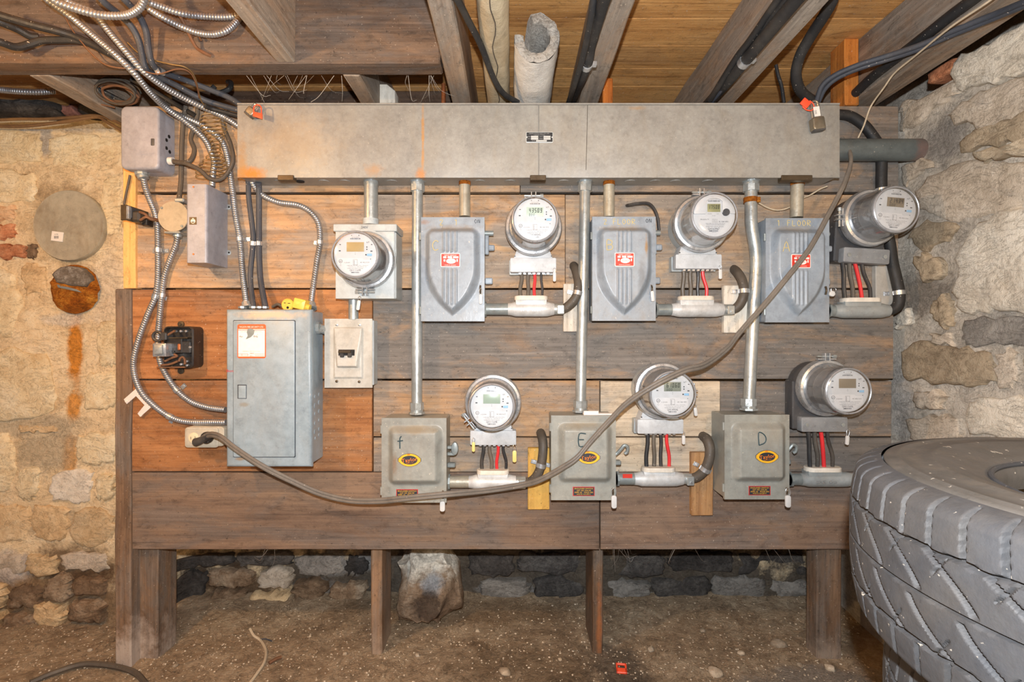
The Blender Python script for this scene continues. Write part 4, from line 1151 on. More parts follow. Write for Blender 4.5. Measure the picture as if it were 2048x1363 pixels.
# ------------------------------------------------------------------ enclosed switches F, E, D of the lower row
def emb_pillow(x, z):
    x0, x1, z0, z1, r = -.0790, .0870, -.076, .106, .024
    qx = max(x0 + r - x, 0, x - (x1 - r)); qz = max(z0 + r - z, 0, z - (z1 - r))
    if qx > 0 and qz > 0: d = r - math.hypot(qx, qz)
    else: d = min(x - x0, x1 - x, z - z0, z1 - z)
    return smooth(0.0, .024, d)
def pillow_y(x, z): return -.022 * emb_pillow(x, z)
def pillow_switch(cx, cy, letter, bx, label, hook):
    Y = 1.532; c = W(cx, cy, Y)
    t = thing('enclosed_switch', label, 'safety switch', c, 'squat enclosed switches of the lower row', local=True)
    part('box', lambda: MB().box(-.0955, .0955, .003, BY - Y - .001, -.1245, .1245, .003), M['switch_olive'], t, key='pl_box')
    def door():
        m = MB().hf(-.0970, .0970, -.1265, .1265, 90, 116, pillow_y)
        for s in (-.1265, .1265): m.add([(-.097, 0, s), (.097, 0, s), (.097, .010, s), (-.097, .010, s)], [(0, 1, 2, 3)])
        for s in (-.097, .097): m.add([(s, 0, -.1265), (s, 0, .1265), (s, .010, .1265), (s, .010, -.1265)], [(0, 1, 2, 3)])
        return m
    d = part('door', door, M['switch_olive'], t, key='pl_door', sm=50)
    # oval badge
    y = -.0226; zc = .006
    def badge(k, w=.034, h=.0195):
        o = []
        for i in range(40):
            a = 2 * math.pi * i / 40
            x = math.cos(a) * w; z = math.sin(a) * h * (1 - .25 * abs(math.cos(a)) ** 3)
            if abs(math.sin(a)) < .24: x = math.copysign(w, x); z = math.copysign(h * .27, math.sin(a) if abs(math.sin(a)) > 1e-6 else 1)
            o.append((bx + x * k, zc + z * k))
        return o
    b = part('badge', MB().prism(badge(1.0), y, y + .001, .0002, 1), M['label_black'], t, label='yellow and orange oval maker\'s badge')
    part('badge_border', MB().prism(badge(.95), y - .0004, y, 0, 0), M['label_yellow'], b)
    part('badge_field', MB().prism(circ(bx, zc, .0135, 30, 1.75, .95), y - .0007, y - .0003, 0, 0), M['label_black'], b)
    m = MB().text('Taylor', bx, zc + .001, y - .0011, .0160, .047)
    m.rect(bx - .004, bx + .004, zc + .0145, zc + .0185, y - .0011)
    m.text('MFG. CO. LTD.', bx, zc - .0085, y - .0011, .0032, .022)
    part('badge_text', m.xf(Matrix.Translation((bx, 0, zc)) @ Matrix.Rotation(R(-8), 4, 'Y') @ Matrix.Translation((-bx, 0, -zc))), M['label_flame'], b)
    l = part('rating_label', MB().prism([(bx - .044, -.114), (bx + .021, -.114), (bx + .021, -.0865), (bx - .044, -.0865)], -.0008, .0, .0002, 1), M['ink_red'], t, label='black label with a red border and yellow letters')
    part('rating_field', MB().rect(bx - .0420, bx + .0190, -.1122, -.0883, -.0010), M['label_black'], l)
    m = MB()
    for s_, z, w in (('ENCLOSED SWITCH', -.0915, .055), ('CAT. NO. 2336 SN', -.0972, .042), ('AMPS. 60    POLES 3SN', -.1028, .055), ('VOLTS 115-230 V.', -.1084, .042)):
        m.text(s_, bx - .0115, z, -.0013, .0054, w)
    part('rating_text', m, M['label_yellow'], l)
    part('marker_letter', MB().strokes(letter, {'f': -.048, 'E': -.018, 'D': -.008}[letter], .040, -.0228, .036, .0016), M['ink_blue'], t, label='letter %s in dark marker' % letter.upper())
    for z in (.092, -.092): part('hinge', MB().tube([(-.0985, .004, z - .012), (-.0985, .004, z + .012)], .0038, 8), M['switch_olive'], t)
    m = MB()
    if hook:
        m.tube([(.094, .05, -.008), (.110, .05, .002), (.122, .046, .016), (.132, .044, .028), (.142, .044, .022), (.141, .046, .008), (.134, .048, .002)], .0055, 8)
    else:
        m.prism(circ(.118, .028, .020, 18, .55, 1.0), .030, .040, .003); m.box(.095, .118, .034, .046, .006, .016, .002); m.box(.095, .118, .034, .046, .026, .036, .002)
    part('handle', m, M['galv_grey'], t)
    part('interlock_lug', MB().box(.095, .120, .03, .05, -.030, -.016, .003), M['galv_grey'], t)
    part('hasp', MB().tube([(.087, -.003, -.09), (.087, -.008, -.10), (.087, -.003, -.112)], .0028, 8), M['bronze'], t)
    return t
pillow_switch(828, 920, 'f', -.009, 'squat grey enclosed switch with a yellow oval badge, marked F', False)
pillow_switch(1167, 915, 'E', .012, 'squat grey enclosed switch with a yellow oval badge, marked E', True)
pillow_switch(1514, 913.5, 'D', .019, 'squat grey enclosed switch with a yellow oval badge, marked D', True)

# ------------------------------------------------------------------ rigid conduits between trough, meters and switches
def conduit(path, r, label, mat, top=None, bottom=None, Y=1.597, strap=None):
    P = [W(px, py, Y) for px, py in path]
    t = thing('conduit', label, 'conduit', P[-1], 'rigid conduits below the trough')
    part('pipe', MB().tube(P, r, 22, n=8), M[mat], t)
    a = P[0]
    if top == 'nut':
        part('locknut', MB().tube([a + Vector((0, 0, -.004)), a + Vector((0, 0, .003))], r * 1.42, 8), M['galv'], t)
        part('rust_collar', MB().tube([a + Vector((0, 0, -.016)), a + Vector((0, 0, -.003))], r * 1.05, 22), M['rust' if mat == 'galv_old' else 'galv'], t)
    elif top == 'conn':
        part('connector', MB().tube([a + Vector((0, 0, -.036)), a + Vector((0, 0, -.016))], r * 1.34, 8).tube([a + Vector((0, 0, -.017)), a + Vector((0, 0, .003))], r * 1.26, 22).tube([a + Vector((0, 0, -.006)), a + Vector((0, 0, .002))], r * 1.5, 8), M['galv'], t)
    if bottom == 'conn':
        b = P[-1]
        part('connector', MB().tube([b + Vector((0, 0, .034)), b + Vector((0, 0, .012))], r * 1.32, 8).tube([b + Vector((0, 0, .013)), b + Vector((0, 0, -.001))], r * 1.2, 22).tube([b + Vector((0, 0, .004)), b + Vector((0, 0, -.002))], r * 1.5, 8), M['galv'], t)
    if strap: strap(t)
    return t
conduit([(742, 360), (742, 400), (742, 440)], .0215, 'thick galvanised conduit from the trough down to the left meter base', 'galv', 'nut', Y=1.595)
conduit([(835, 360), (834.5, 500), (834, 650), (833.5, 826)], .0168, 'long galvanised conduit running down to the switch marked F', 'galv', 'conn', 'conn')
conduit([(929.5, 360), (929.5, 400), (929.5, 433)], .0175, 'short dusty conduit between the trough and the switch marked C', 'galv_old', 'nut')
conduit([(1170, 360), (1168, 500), (1164, 650), (1161, 822)], .0168, 'long galvanised conduit running down to the switch marked E', 'galv', 'conn', 'conn')
conduit([(1218, 360), (1218, 400), (1218, 434)], .0172, 'short dusty conduit between the trough and the switch marked B', 'galv_old', 'nut')
def bond(t):
    part('bonding_clamp', MB().tube([W(1501, 405, 1.597), W(1501, 395, 1.597)], .0205, 20).box(X_(1513, 1.58), X_(1520, 1.58), 1.575, 1.60, Z_(404, 1.58), Z_(394, 1.58), .001), M['rust'], t, label='rusty bonding clamp')
conduit([(1502, 360), (1502, 420), (1503, 450), (1511, 500), (1512, 540), (1508, 600), (1502, 720), (1497, 818)], .0186, 'bent galvanised conduit running down to the switch marked D', 'galv', 'conn', 'conn', strap=bond)
conduit([(1595, 360), (1594, 400), (1593, 435)], .0190, 'short dusty conduit between the trough and the switch marked A', 'galv_old', 'nut')
conduit([(707, 598), (707, 612), (707, 638)], .0155, 'stub of conduit between the left meter base and the small breaker box', 'galv', Y=1.60)

# ------------------------------------------------------------------ horizontal conduit bodies with gasket, nipple and outgoing cable
def fitting(bx0, bx1, by, px0, px1, pt, nx0, nx1, label, mat, words='', old=False, conn=True, red=False):
    Y = 1.603; rb = .0235
    a, b = W(bx0, by, Y), W(bx1, by, Y)
    t = thing('conduit_fitting', label, 'conduit fitting', W((bx0 + bx1) / 2, by + 15, Y), 'cast conduit bodies right of the switches')
    prof = [(0, a.x), (rb * .80, a.x), (rb * .86, a.x + .012), (rb * .98, a.x + .022), (rb, a.x + .04), (rb, b.x - .04), (rb * .98, b.x - .02), (rb * .86, b.x - .008), (rb * .8, b.x), (0, b.x)]
    body = MB(); body.lathe([(r_, x) for r_, x in prof], (0, Y, a.z), 'X', 28)
    p0, p1 = X_(px0, Y), X_(px1, Y); zt_ = Z_(pt, Y)
    body.prism([(p0 + .004, a.z), (p1 - .004, a.z), (p1 - .002, zt_ - .011), (p0 + .002, zt_ - .011)], Y - .019, Y + .020, .005)
    part('body', body, M[mat], t, sm=40)
    g_ = MB(); o = rr(p0, p1, Y - .025, Y + .022, .02, 6)
    n = len(o); V = [(x, y, zt_ - .013) for x, y in o] + [(x, y, zt_ - .002) for x, y in o] + [((x - (p0 + p1) / 2) * .96 + (p0 + p1) / 2, y * .96 + Y * .04, zt_) for x, y in o]
    g_.add(V, [(j * n + i, j * n + (i + 1) % n, (j + 1) * n + (i + 1) % n, (j + 1) * n + i) for j in (0, 1) for i in range(n)] + [tuple(range(n)), tuple(range(2 * n, 3 * n))])
    part('gasket', g_, M['gasket'], t)
    q0, q1 = W(nx0, by, Y), W(nx1 + 3, by, Y)
    part('nipple', MB().tube([q0, q1], .0185, 22), M['galv_old' if old else 'galv_grey'], t)
    part('locknut', MB().tube([q0, q0 + Vector((.006, 0, 0))], .024, 8), M['galv_grey'], t)
    if red: part('sticker', MB().box(X_(1246, 1.58), X_(1265, 1.58), Y - .0198, Y - .0186, Z_(956, 1.58), Z_(948, 1.58)), M['label_red'], t, label='small red sticker')
    if words: part('raised_lettering', MB().text(words, X_((bx0 + bx1) / 2, Y - rb), a.z - .002, Y - rb - .0006, .012, .062), M['zinc'], t)
    if conn:
        m = MB().tube([b - Vector((.004, 0, 0)), b + Vector((.030, 0, 0))], .0175, 12).box(b.x + .008, b.x + .030, Y - .022, Y + .01, a.z - .016, a.z + .012, .002)
        cn = part('cable_connector', m, M['galv'], t)
        part('clamp_screw', MB().tube([(b.x + .020, Y - .026, a.z - .006), (b.x + .020, Y - .018, a.z - .006)], .0042, 8), M['zinc'], cn)
    return t
fitting(1016, 1108, 618, 1029, 1095, 592, 969, 1018, 'cast conduit body between the switch marked C and a black cable', 'cast', 'F1 C  60-60')
fitting(1342, 1445, 619, 1355, 1426, 592.5, 1310, 1345, 'cast conduit body between the switch marked B and a black cable', 'cast')
fitting(1667, 1776, 621, 1681, 1757, 596, 1654, 1670, 'grey cast conduit body right of the switch marked A', 'cast_grey', conn=False)
fitting(938, 1032, 963, 954, 1018, 937, 897, 940, 'white cast conduit body right of the switch marked F', 'cast', old=True)
fitting(1268, 1365, 957, 1283, 1349, 932, 1233, 1271, 'white cast conduit body with a red sticker right of the switch marked E', 'cast', red=True)
fitting(1600, 1706, 958, 1609, 1679, 932, 1578, 1603, 'grey cast conduit body right of the switch marked D', 'cast_grey', 'EXE  GG', conn=False)

def strap_geo(p, d, r, Y0, side=1, both=False, wide=.013):
    """pipe strap round a cable at p running along d; ears go down to the board plane Y0"""
    d = d.normalized(); m = MB()
    m.tube([p - d * wide / 2, p + d * wide / 2], r + .0016, 14)
    e = Vector((0, 1, 0)).cross(d).normalized() * side
    for s in ((1, -1) if both else (1,)):
        q = p + e * (r + .007) * s
        M4 = Matrix.Translation((q.x, Y0 - .002, q.z)) @ Matrix.Rotation(math.atan2(-e.z, e.x), 4, 'Y')
        m2 = MB().box(-.009, .009, -.001, .0016, -wide / 2, wide / 2, .0005).tube([(.001, -.001, 0), (.001, -.0032, 0)], .0032, 8)
        m.add(m2.xf(M4).v, m2.f)
    return m
def cable(path, r, mat, label, cat='cable', name='cable', group=None, straps=(), n=7, seg=12, armored=False, smat='zinc', conn=(), pitch=.0072):
    """path of world points; straps: (index on path, side, both, board plane)"""
    t = thing(name, label, cat, path[-1], group)
    mb = MB().armor(path, r, pitch) if armored else MB().tube(path, r, seg, n)
    part('armor' if armored else 'sheath', mb, M[mat], t)
    for i, side, both, y0 in straps:
        d = path[min(i + 1, len(path) - 1)] - path[max(i - 1, 0)]
        part('strap', strap_geo(path[i], d, r, y0, side, both), M[smat], t)
    for i, ln in conn:
        d = (path[1] - path[0] if i == 0 else path[-1] - path[-2]).normalized() * (1 if i == 0 else -1)
        e = path[i]
        part('connector', MB().tube([e, e + d * ln], r * 1.45, 10).tube([e, e + d * .006], r * 1.9, 8), M['galv'], t)
    return t
def WP(*a): return [W(x, y, Y) for x, y, Y in a]
G6 = 'black cables that bend from the conduit bodies into the planks'
cable(WP((1124, 619, 1.603), (1136, 612, 1.595), (1148, 600, 1.59), (1155, 586, 1.588), (1157, 562, 1.595), (1152, 540, 1.615), (1147, 531, 1.645)), .0145, 'cable_brown', 'black cable looping up into the planks right of the 43509 meter', group=G6, name='service_cable', straps=((3, 1, True, 1.61),))
cable(WP((1462, 620, 1.603), (1474, 614, 1.595), (1484, 600, 1.59), (1488, 582, 1.588), (1484, 560, 1.595), (1474, 544, 1.615), (1467, 538, 1.645)), .0145, 'cable_brown', 'black cable looping up into the planks right of the white-shrouded meter', group=G6, name='service_cable', straps=((3, 1, True, 1.61),))
cable(WP((1048, 964, 1.603), (1062, 962, 1.595), (1074, 950, 1.585), (1082, 930, 1.582), (1086, 900, 1.585), (1085, 878, 1.60), (1081, 864, 1.645)), .0145, 'cable_brown', 'black cable bending up over the yellow block beside the switch marked E', group=G6, name='service_cable', straps=((3, 1, True, 1.61),))
cable(WP((1381, 957, 1.603), (1396, 952, 1.595), (1410, 938, 1.585), (1418, 918, 1.582), (1420, 896, 1.585), (1414, 878, 1.60), (1405, 871, 1.645)), .0150, 'cable_brown', 'black cable bending up over the brown block beside the switch marked D', group=G6, name='service_cable', straps=((2, 1, True, 1.61),))
cable(WP((1774, 621, 1.603), (1788, 617, 1.598), (1797, 606, 1.595), (1798, 585, 1.595), (1792, 555, 1.60), (1785, 525, 1.61), (1780, 490, 1.62), (1770, 440, 1.625), (1763, 380, 1.625), (1763, 322, 1.62), (1758, 300, 1.625)), .0160, 'cable_black', 'thick black cable climbing beside the right stone wall', group=G6, name='service_cable', straps=((3, -1, False, 1.62), (8, -1, False, 1.64)))

# ------------------------------------------------------------------ wood blocks under the cables
def block(x0, x1, y0, y1, th, mat, label):
    Yf = BY - th
    return solo('wood_block', plank(X_(x0, Yf), X_(x1, Yf), Yf, BY - .0005, Z_(y1, Yf), Z_(y0, Yf), 2, .0012, .002), M[mat], label, 'wood block', 'wood blocks nailed on for the cables')
block(1127, 1159, 567, 663, .022, 'block_white', 'white-painted wood block between the C switch\'s fitting and the B switch')
block(1448, 1496, 570, 665, .022, 'block_white', 'broad flaking white wood block left of the bent conduit')
block(1056, 1099, 896, 1019, .022, 'block_yellow', 'yellow-painted wood block left of the switch marked E')
block(1383, 1427, 905, 1031, .022, 'block_brown', 'plain brown wood block left of the switch marked D')
block(1752, 1789, 520, 612, .020, 'block_grey', 'pale grey wood block beside the thick black cable near the stone wall')
# ------------------------------------------------------------------ load centre panel
PY = 1.53
x0, x1, zt, zb = X_(451, PY), X_(622, PY), Z_(618, PY), Z_(934, PY)
t = thing('load_center', 'large blue-grey breaker panel with a hinged door and an orange-bordered sticker', 'breaker panel', W(540, 934, BY))
part('box', MB().box(x0 + .004, x1 - .004, PY + .012, BY - .001, zb + .006, zt - .004, .003), M['panel'], t)
part('front_cover', MB().prism([(x0, zb), (x1, zb), (x1, zt), (x0, zt)], PY, PY + .018, .010, 3), M['panel'], t)
dx0, dx1, dz0, dz1 = X_(467.5, PY), X_(590, PY), Z_(913, PY), Z_(641, PY)
part('door_gap', MB().prism(rr(dx0 - .0018, dx1 + .0018, dz0 - .0018, dz1 + .0018, .004, 3), PY - .0006, PY + .001, 0, 0), M['label_black'], t, label='dark gap round the door')
d = part('door', MB().prism(rr(dx0, dx1, dz0, dz1, .004, 3), PY - .0035, PY - .0002, .0015), M['panel'], t)
dy = PY - .0035
part('latch_recess', MB().rect(X_(476.5, PY), X_(494.5, PY), Z_(796.5, PY), Z_(768.5, PY), dy - .0003), M['label_black'], d)
part('latch', MB().prism([(X_(478.5, PY), Z_(795.5, PY)), (X_(493.5, PY), Z_(795.5, PY)), (X_(493.5, PY), Z_(770, PY)), (X_(478.5, PY), Z_(770, PY))], dy - .002, dy, .0008), M['panel'], d)
s = part('sticker', MB().prism(rr(X_(476, PY), X_(533, PY), Z_(716, PY), Z_(648, PY), .006), dy - .0006, dy, .0002, 1), M['label_orange'], d, label='white service sticker with an orange border')
part('sticker_sheet', MB().rect(X_(478, PY), X_(531, PY), Z_(712.5, PY), Z_(660, PY), dy - .0008).rect(X_(478, PY), X_(531.5, PY), Z_(658.8, PY), Z_(657.6, PY), dy - .0008), M['label_white'], s)
m = MB().text('WILSON FIRE SECURITY LTD.', X_(504.5, PY), Z_(653.4, PY), dy - .0009, .0068, .072)
part('sticker_title', m, M['label_white'], s)
y = dy - .0011
m = MB().text('ELECTRICAL PANEL INSPECTION', X_(504, PY), Z_(662.8, PY), y, .0030, .062).text('BY', X_(517, PY), Z_(668.4, PY), y, .003).text('FUSED', X_(503.5, PY), Z_(706.5, PY), y, .0030, .008).text('FIRE', X_(506, PY), Z_(706, PY), y, .0046, .011).text('BELL', X_(505, PY), Z_(711, PY), y, .0046, .011)
m.text('EMERGENCY SERVICE 24 HOURS', X_(504.5, PY), Z_(702, PY), y, .0028, .052)
for a, b, c_, e in ((478, 497, 707, 707.6), (478, 497, 710.4, 711), (497, 497.6, 707, 711), (485, 485.6, 707, 711), (511, 531, 707, 707.5), (511, 531, 710, 710.6)):
    m.rect(X_(a, PY), X_(b, PY), Z_(e, PY), Z_(c_, PY), y)
part('sticker_print', m, M['label_orange'], s)
part('sticker_writing', MB().text('Mar', X_(484, PY), Z_(672.6, PY), y, .0074).text('Bldg', X_(513, PY), Z_(672, PY), y, .0074), M['ink_black'], s, label='handwriting in black pen')
m = MB().prism([(X_(x, PY), Z_(z, PY)) for x, z in ((497, 657), (504, 656), (511, 660), (509, 668), (503, 674), (496, 677), (493, 678), (497, 671), (495, 664))], dy - .0014, dy - .0008, .0002, 1)
part('scuff', m, M['galv_grey'], s, label='grey scraped patch')
part('pen_marking', MB().text('Ben', X_(460, PY), Z_(741, PY), PY - .0008, .0110, .020), M['ink_red'], t, label='word Ben in red pen')
m = MB(); xs_ = x1 - .0036
for k, (yy, pz, r_) in enumerate(((1.572, 792, .006), (1.605, 790, .006), (1.572, 810, .008), (1.605, 806, .008), (1.572, 826, .006), (1.605, 824, .007), (1.572, 845, .006), (1.605, 842, .006), (1.572, 862, .008), (1.605, 860, .006), (1.575, 875, .005), (1.605, 872, .006))):
    part('knockout', MB().lathe([(r_, -.002), (r_, .0012), (0, .0012)], (xs_ - .0002, yy, Z_(pz, 1.58)), 'X', 18), M['panel'], t)
for px in (485, 507, 519, 530):
    part('locknut', MB().tube([W(px, 616.5, 1.585), W(px, 612.5, 1.585)], .0125, 8), M['galv'], t)
e = W(640, 655, 1.59)
part('offset_connector', MB().tube([Vector((xs_, 1.588, Z_(655, 1.588))), Vector((xs_ + .010, 1.588, Z_(655, 1.588)))], .019, 10).tube([Vector((xs_ + .004, 1.588, Z_(655, 1.588))), W(652, 660, 1.605)], .014, 14), M['galv'], t)

# ------------------------------------------------------------------ small breaker box
QY = 1.59
t = thing('breaker_box', 'small pale breaker box with two black toggles right of the big panel', 'breaker box', W(697, 775, BY))
part('box', MB().box(X_(653, QY), X_(743, QY) + .006, QY + .004, BY - .001, Z_(770, QY), Z_(640, QY), .002), M['meter_base_paint'], t)
def br_y(x, z):
    x0, x1, z0, z1, r = X_(667, QY), X_(727, QY), Z_(757, QY), Z_(653, QY), .008
    dd = min(x - x0, x1 - x, z - z0, z1 - z)
    h = .006 * smooth(0, .006, dd)
    # scoop that deepens towards the toggles
    zc, ztop = Z_(733, QY), Z_(656, QY)
    f = max(0.0, min(1.0, (ztop - z) / (ztop - zc)))
    hw = .045 - .012 * f
    xm = X_(697, QY)
    if zc - .004 < z < ztop: h += .012 * f * (1 - smooth(hw - .006, hw + .003, abs(x - xm))) * smooth(zc - .004, zc + .004, z)
    return QY - h
m = MB().hf(X_(649, QY), X_(744.5, QY), Z_(775, QY), Z_(637, QY), 70, 100, br_y)
a0, a1, c0, c1 = X_(649, QY), X_(744.5, QY), Z_(775, QY), Z_(637, QY)
for q in ([(a0, QY, c0), (a1, QY, c0), (a1, QY + .006, c0), (a0, QY + .006, c0)], [(a0, QY, c1), (a1, QY, c1), (a1, QY + .006, c1), (a0, QY + .006, c1)],
          [(a0, QY, c0), (a0, QY, c1), (a0, QY + .006, c1), (a0, QY + .006, c0)], [(a1, QY, c0), (a1, QY, c1), (a1, QY + .006, c1), (a1, QY + .006, c0)]):
    m.add(q, [(0, 1, 2, 3)])
cv = part('cover', m, M['breaker_paint'], t, sm=40)
part('toggle_window', MB().box(X_(680, QY), X_(712, QY), QY - .0145, QY - .008, Z_(720, QY), Z_(698.5, QY)), M['bakelite'], cv)
part('toggle_tie', MB().box(X_(681, QY), X_(706, QY), QY - .024, QY - .014, Z_(705.5, QY), Z_(700, QY), .002), M['bronze'], t)
for a in (684, 699):
    part('toggle', MB().box(X_(a, QY), X_(a + 8, QY), QY - .022, QY - .014, Z_(714, QY), Z_(704, QY), .002), M['wire_black'], t)
for px, py in ((673.5, 649), (719, 649), (673.5, 762), (718.5, 763)):
    part('screw', MB().lathe([(.0045, .001), (.0042, -.0018), (.002, -.0028), (0, -.0028)], W(px, py, QY), seg=14), M['zinc'] if py < 700 else M['bronze'], t)

# ------------------------------------------------------------------ big junction box, upper left
t = thing('junction_box', 'big smooth grey junction box hung over the wall edge at upper left', 'junction box', W(290, 350, BY))
JY = 1.562
part('box', MB().prism(rr(X_(242, JY), X_(316, JY), Z_(336, JY), Z_(213, JY), .016), JY + .016, BY - .001, .006), M['box_lilac'], t)
part('lid', MB().prism(rr(X_(240, JY), X_(317.5, JY), Z_(338, JY), Z_(211, JY), .018), JY, JY + .030, .008, 4), M['box_lilac'], t)
part('latch_label', MB().prism(rr(X_(302, JY), X_(309, JY), Z_(291, JY), Z_(277, JY), .002), JY - .001, JY, .0002), M['dark_box'], t, label='small black latch label')
part('raised_lettering', MB().text('DYNALOY', X_(291, JY), Z_(308, JY), JY - .0006, .010, .052), M['box_lilac'], t)
for yy, py in ((1.60, 280), (1.612, 270), (1.60, 296), (1.615, 300)):
    part('side_hole', MB().tube([Vector((X_(316, JY) - .001, yy, Z_(py, 1.6))), Vector((X_(316, JY) + .001, yy, Z_(py, 1.6)))], .0055, 12), M['hole'], t)
part('bottom_connector', MB().tube([W(283, 340, 1.60), W(285, 351, 1.60)], .0205, 10).tube([W(284, 348, 1.60), W(287, 357, 1.60)], .0155, 14), M['galv'], t)
part('side_connector', MB().tube([W(338, 322, 1.60), W(347, 322, 1.60)], .012, 12), M['seal'], t)

# ------------------------------------------------------------------ narrow wall box, round box
NY = 1.527
t = thing('relay_box', 'narrow deep grey metal box with a small square emblem', 'control box', W(400, 525, BY))
x0, x1, zt, zb = X_(372, NY), X_(413.5, NY), Z_(368, NY), Z_(525, NY)
m = MB()
o = [(x0, BY - .001), (x0, NY + .006), (x0 + .002, NY + .002), (x0 + .006, NY), (x1 - .006, NY), (x1 - .002, NY + .002), (x1, NY + .006), (x1, BY - .001)]
n = len(o)
m.add([(a, b, zb) for a, b in o] + [(a, b, zt) for a, b in o], [(i, i + 1, n + i + 1, n + i) for i in range(n - 1)] + [tuple(range(n))[::-1], tuple(range(n, 2 * n))])
part('body', m, M['box_lilac'], t, sm=25)
for py in (414, 505):
    tb = part('mounting_tab', MB().prism(circ(X_(457.5, BY) , Z_(py, BY), .0085, 18), BY - .002, BY - .0003, .0004), M['galv'], t)
    part('tab_hole', MB().lathe([(.003, 0), (0, 0)], (X_(458.5, BY), BY - .0022, Z_(py, BY)), seg=10), M['hole'], tb)
e_ = part('emblem', MB().rect(X_(379, NY), X_(393.5, NY), Z_(449, NY), Z_(434, NY), NY - .0006), M['bronze'], t, label='dark square emblem with a round face')
m = MB(); cx, cz = X_(386.3, NY), Z_(442, NY)
m.lathe([(.0070, -.0010), (.0056, -.0012), (.0056, -.0008)], (cx, NY, cz), seg=20); m.rect(cx - .006, cx + .006, cz - .0015, cz + .0022, NY - .0011)
part('emblem_ring', m, M['label_white'], e_)
part('emblem_drop', MB().prism([(cx - .0045, cz + .0035), (cx + .0045, cz + .0035), (cx, cz + .010)], NY - .0012, NY - .0008, 0, 0), M['lcd_green'], e_)
for py in (373.5, 508): part('screw', MB().lathe([(.003, .0005), (.0028, -.0012), (0, -.0012)], W(387, py, NY), seg=12), M['copper'], t)
t = thing('round_box', 'round octagon box with a dusty flat cover left of the narrow grey box', 'junction box', W(346, 465, BY))
part('box', MB().lathe([(.0, .0), (.042, .0), (.043, .040), (.043, .043)], (X_(347, 1.6), 1.598, Z_(432, 1.6)), seg=8), M['galv'], t)
part('cover', MB().lathe([(.0475, .004), (.048, .001), (.047, -.001), (0, -.001)], (X_(346.5, 1.594), 1.594, Z_(432.5, 1.594)), seg=40), M['jbox_cover'], t)
for px, py in ((323.5, 415.5), (364, 452)): part('screw', MB().lathe([(.0042, .0), (.0036, -.0025), (0, -.0025)], W(px, py, 1.593), seg=12), M['galv_grey'], t)
part('lower_connector', MB().box(X_(334, 1.6), X_(366, 1.6), 1.585, 1.635, Z_(468, 1.6), Z_(464, 1.6), .002).tube([W(356, 464, 1.61), W(355, 474, 1.61)], .013, 12), M['galv'], t)
part('upper_connector', MB().box(X_(352, 1.6), X_(371, 1.6), 1.59, 1.625, Z_(405, 1.6), Z_(397, 1.6), .003), M['galv'], t)

# ------------------------------------------------------------------ bell transformer on the yellow strip
t = thing('transformer', 'small dark bronze transformer bracket on the yellow wood strip', 'transformer', W(275, 448, 1.6))
CYb = 1.57
part('front_plate', MB().box(X_(241, CYb), X_(253, CYb), CYb, CYb + .006, Z_(440, CYb), Z_(409, CYb), .001), M['bronze'], t)
m = MB()
V = [W(253, 409, 1.57), W(253, 440, 1.57), W(297, 452, 1.63), W(297, 424, 1.63)]
m.add([*V, *[v + Vector((-.004, .004, 0)) for v in V]], [(0, 1, 2, 3), (4, 5, 6, 7), (0, 1, 5, 4), (2, 3, 7, 6), (0, 3, 7, 4), (1, 2, 6, 5)])
part('bracket', m, M['bronze'], t)
part('core', MB().box(X_(262, 1.6), X_(276, 1.6), 1.572, 1.628, Z_(440, 1.6), Z_(418, 1.6), .002), M['dark_box'], t)
part('coil', MB().box(X_(268, 1.6), X_(288, 1.6), 1.578, 1.628, Z_(446, 1.6), Z_(424, 1.6), .006), M['bakelite'], t)
part('terminal', MB().box(X_(255, 1.568), X_(260, 1.568), 1.562, 1.572, Z_(438, 1.568), Z_(412, 1.568), .001), M['zinc'], t)
part('terminal_block', MB().box(X_(290, 1.62), X_(300, 1.62), 1.605, 1.637, Z_(452, 1.62), Z_(440, 1.62), .002), M['bakelite'], t)
cable(WP((248, 409, 1.622), (252, 388, 1.622), (256, 370, 1.622), (260, 350, 1.622)), .0035, 'cable_brown', 'thin twisted wire pair hanging down the yellow strip', 'wire', 'bell_wire')
cable(WP((280, 424, 1.575), (290, 428, 1.572), (300, 436, 1.58), (318, 439, 1.605)), .0042, 'wire_rust', 'frayed brown wire from the bronze transformer to the round box', 'wire', 'lead_wire', group='frayed leads')
cable(WP((281, 440, 1.575), (292, 434, 1.57), (304, 439, 1.58), (319, 442, 1.605)), .0038, 'wire_rust', 'second frayed brown wire, lower, leaving the bronze transformer', 'wire', 'lead_wire', group='frayed leads')

# ------------------------------------------------------------------ open black relay
t = thing('open_relay', 'open black relay with bare terminals left of the big panel', 'relay', W(360, 740, BY))
BYr = 1.585
o = rr(X_(326, BYr), X_(386, BYr), Z_(736, BYr), Z_(652, BYr), .014)
n = len(o); cxm = X_(356, BYr); czm = Z_(694, BYr)
oi = [(cxm + (a - cxm) * .92, czm + (b - czm) * .94) for a, b in o]
m = MB()
m.add([(a, BY - .001, b) for a, b in o] + [(a, BYr + .004, b) for a, b in o] + [(a, BYr, b) for a, b in oi] + [(a * .985 + cxm * .015, BYr + .020, b) for a, b in oi],
      [(j * n + i, j * n + (i + 1) % n, (j + 1) * n + (i + 1) % n, (j + 1) * n + i) for j in range(3) for i in range(n)] + [tuple(range(n)), tuple(range(3 * n, 4 * n))])
part('case', m, M['bakelite'], t)
part('coil_block', MB().box(X_(336, BYr), X_(366, BYr), BYr - .006, BYr + .022, Z_(706, BYr), Z_(676, BYr), .002), M['bakelite'], t)
part('shelf', MB().box(X_(335, BYr), X_(378, BYr), BYr - .008, BYr + .02, Z_(676.5, BYr), Z_(674, BYr)), M['bronze'], t)
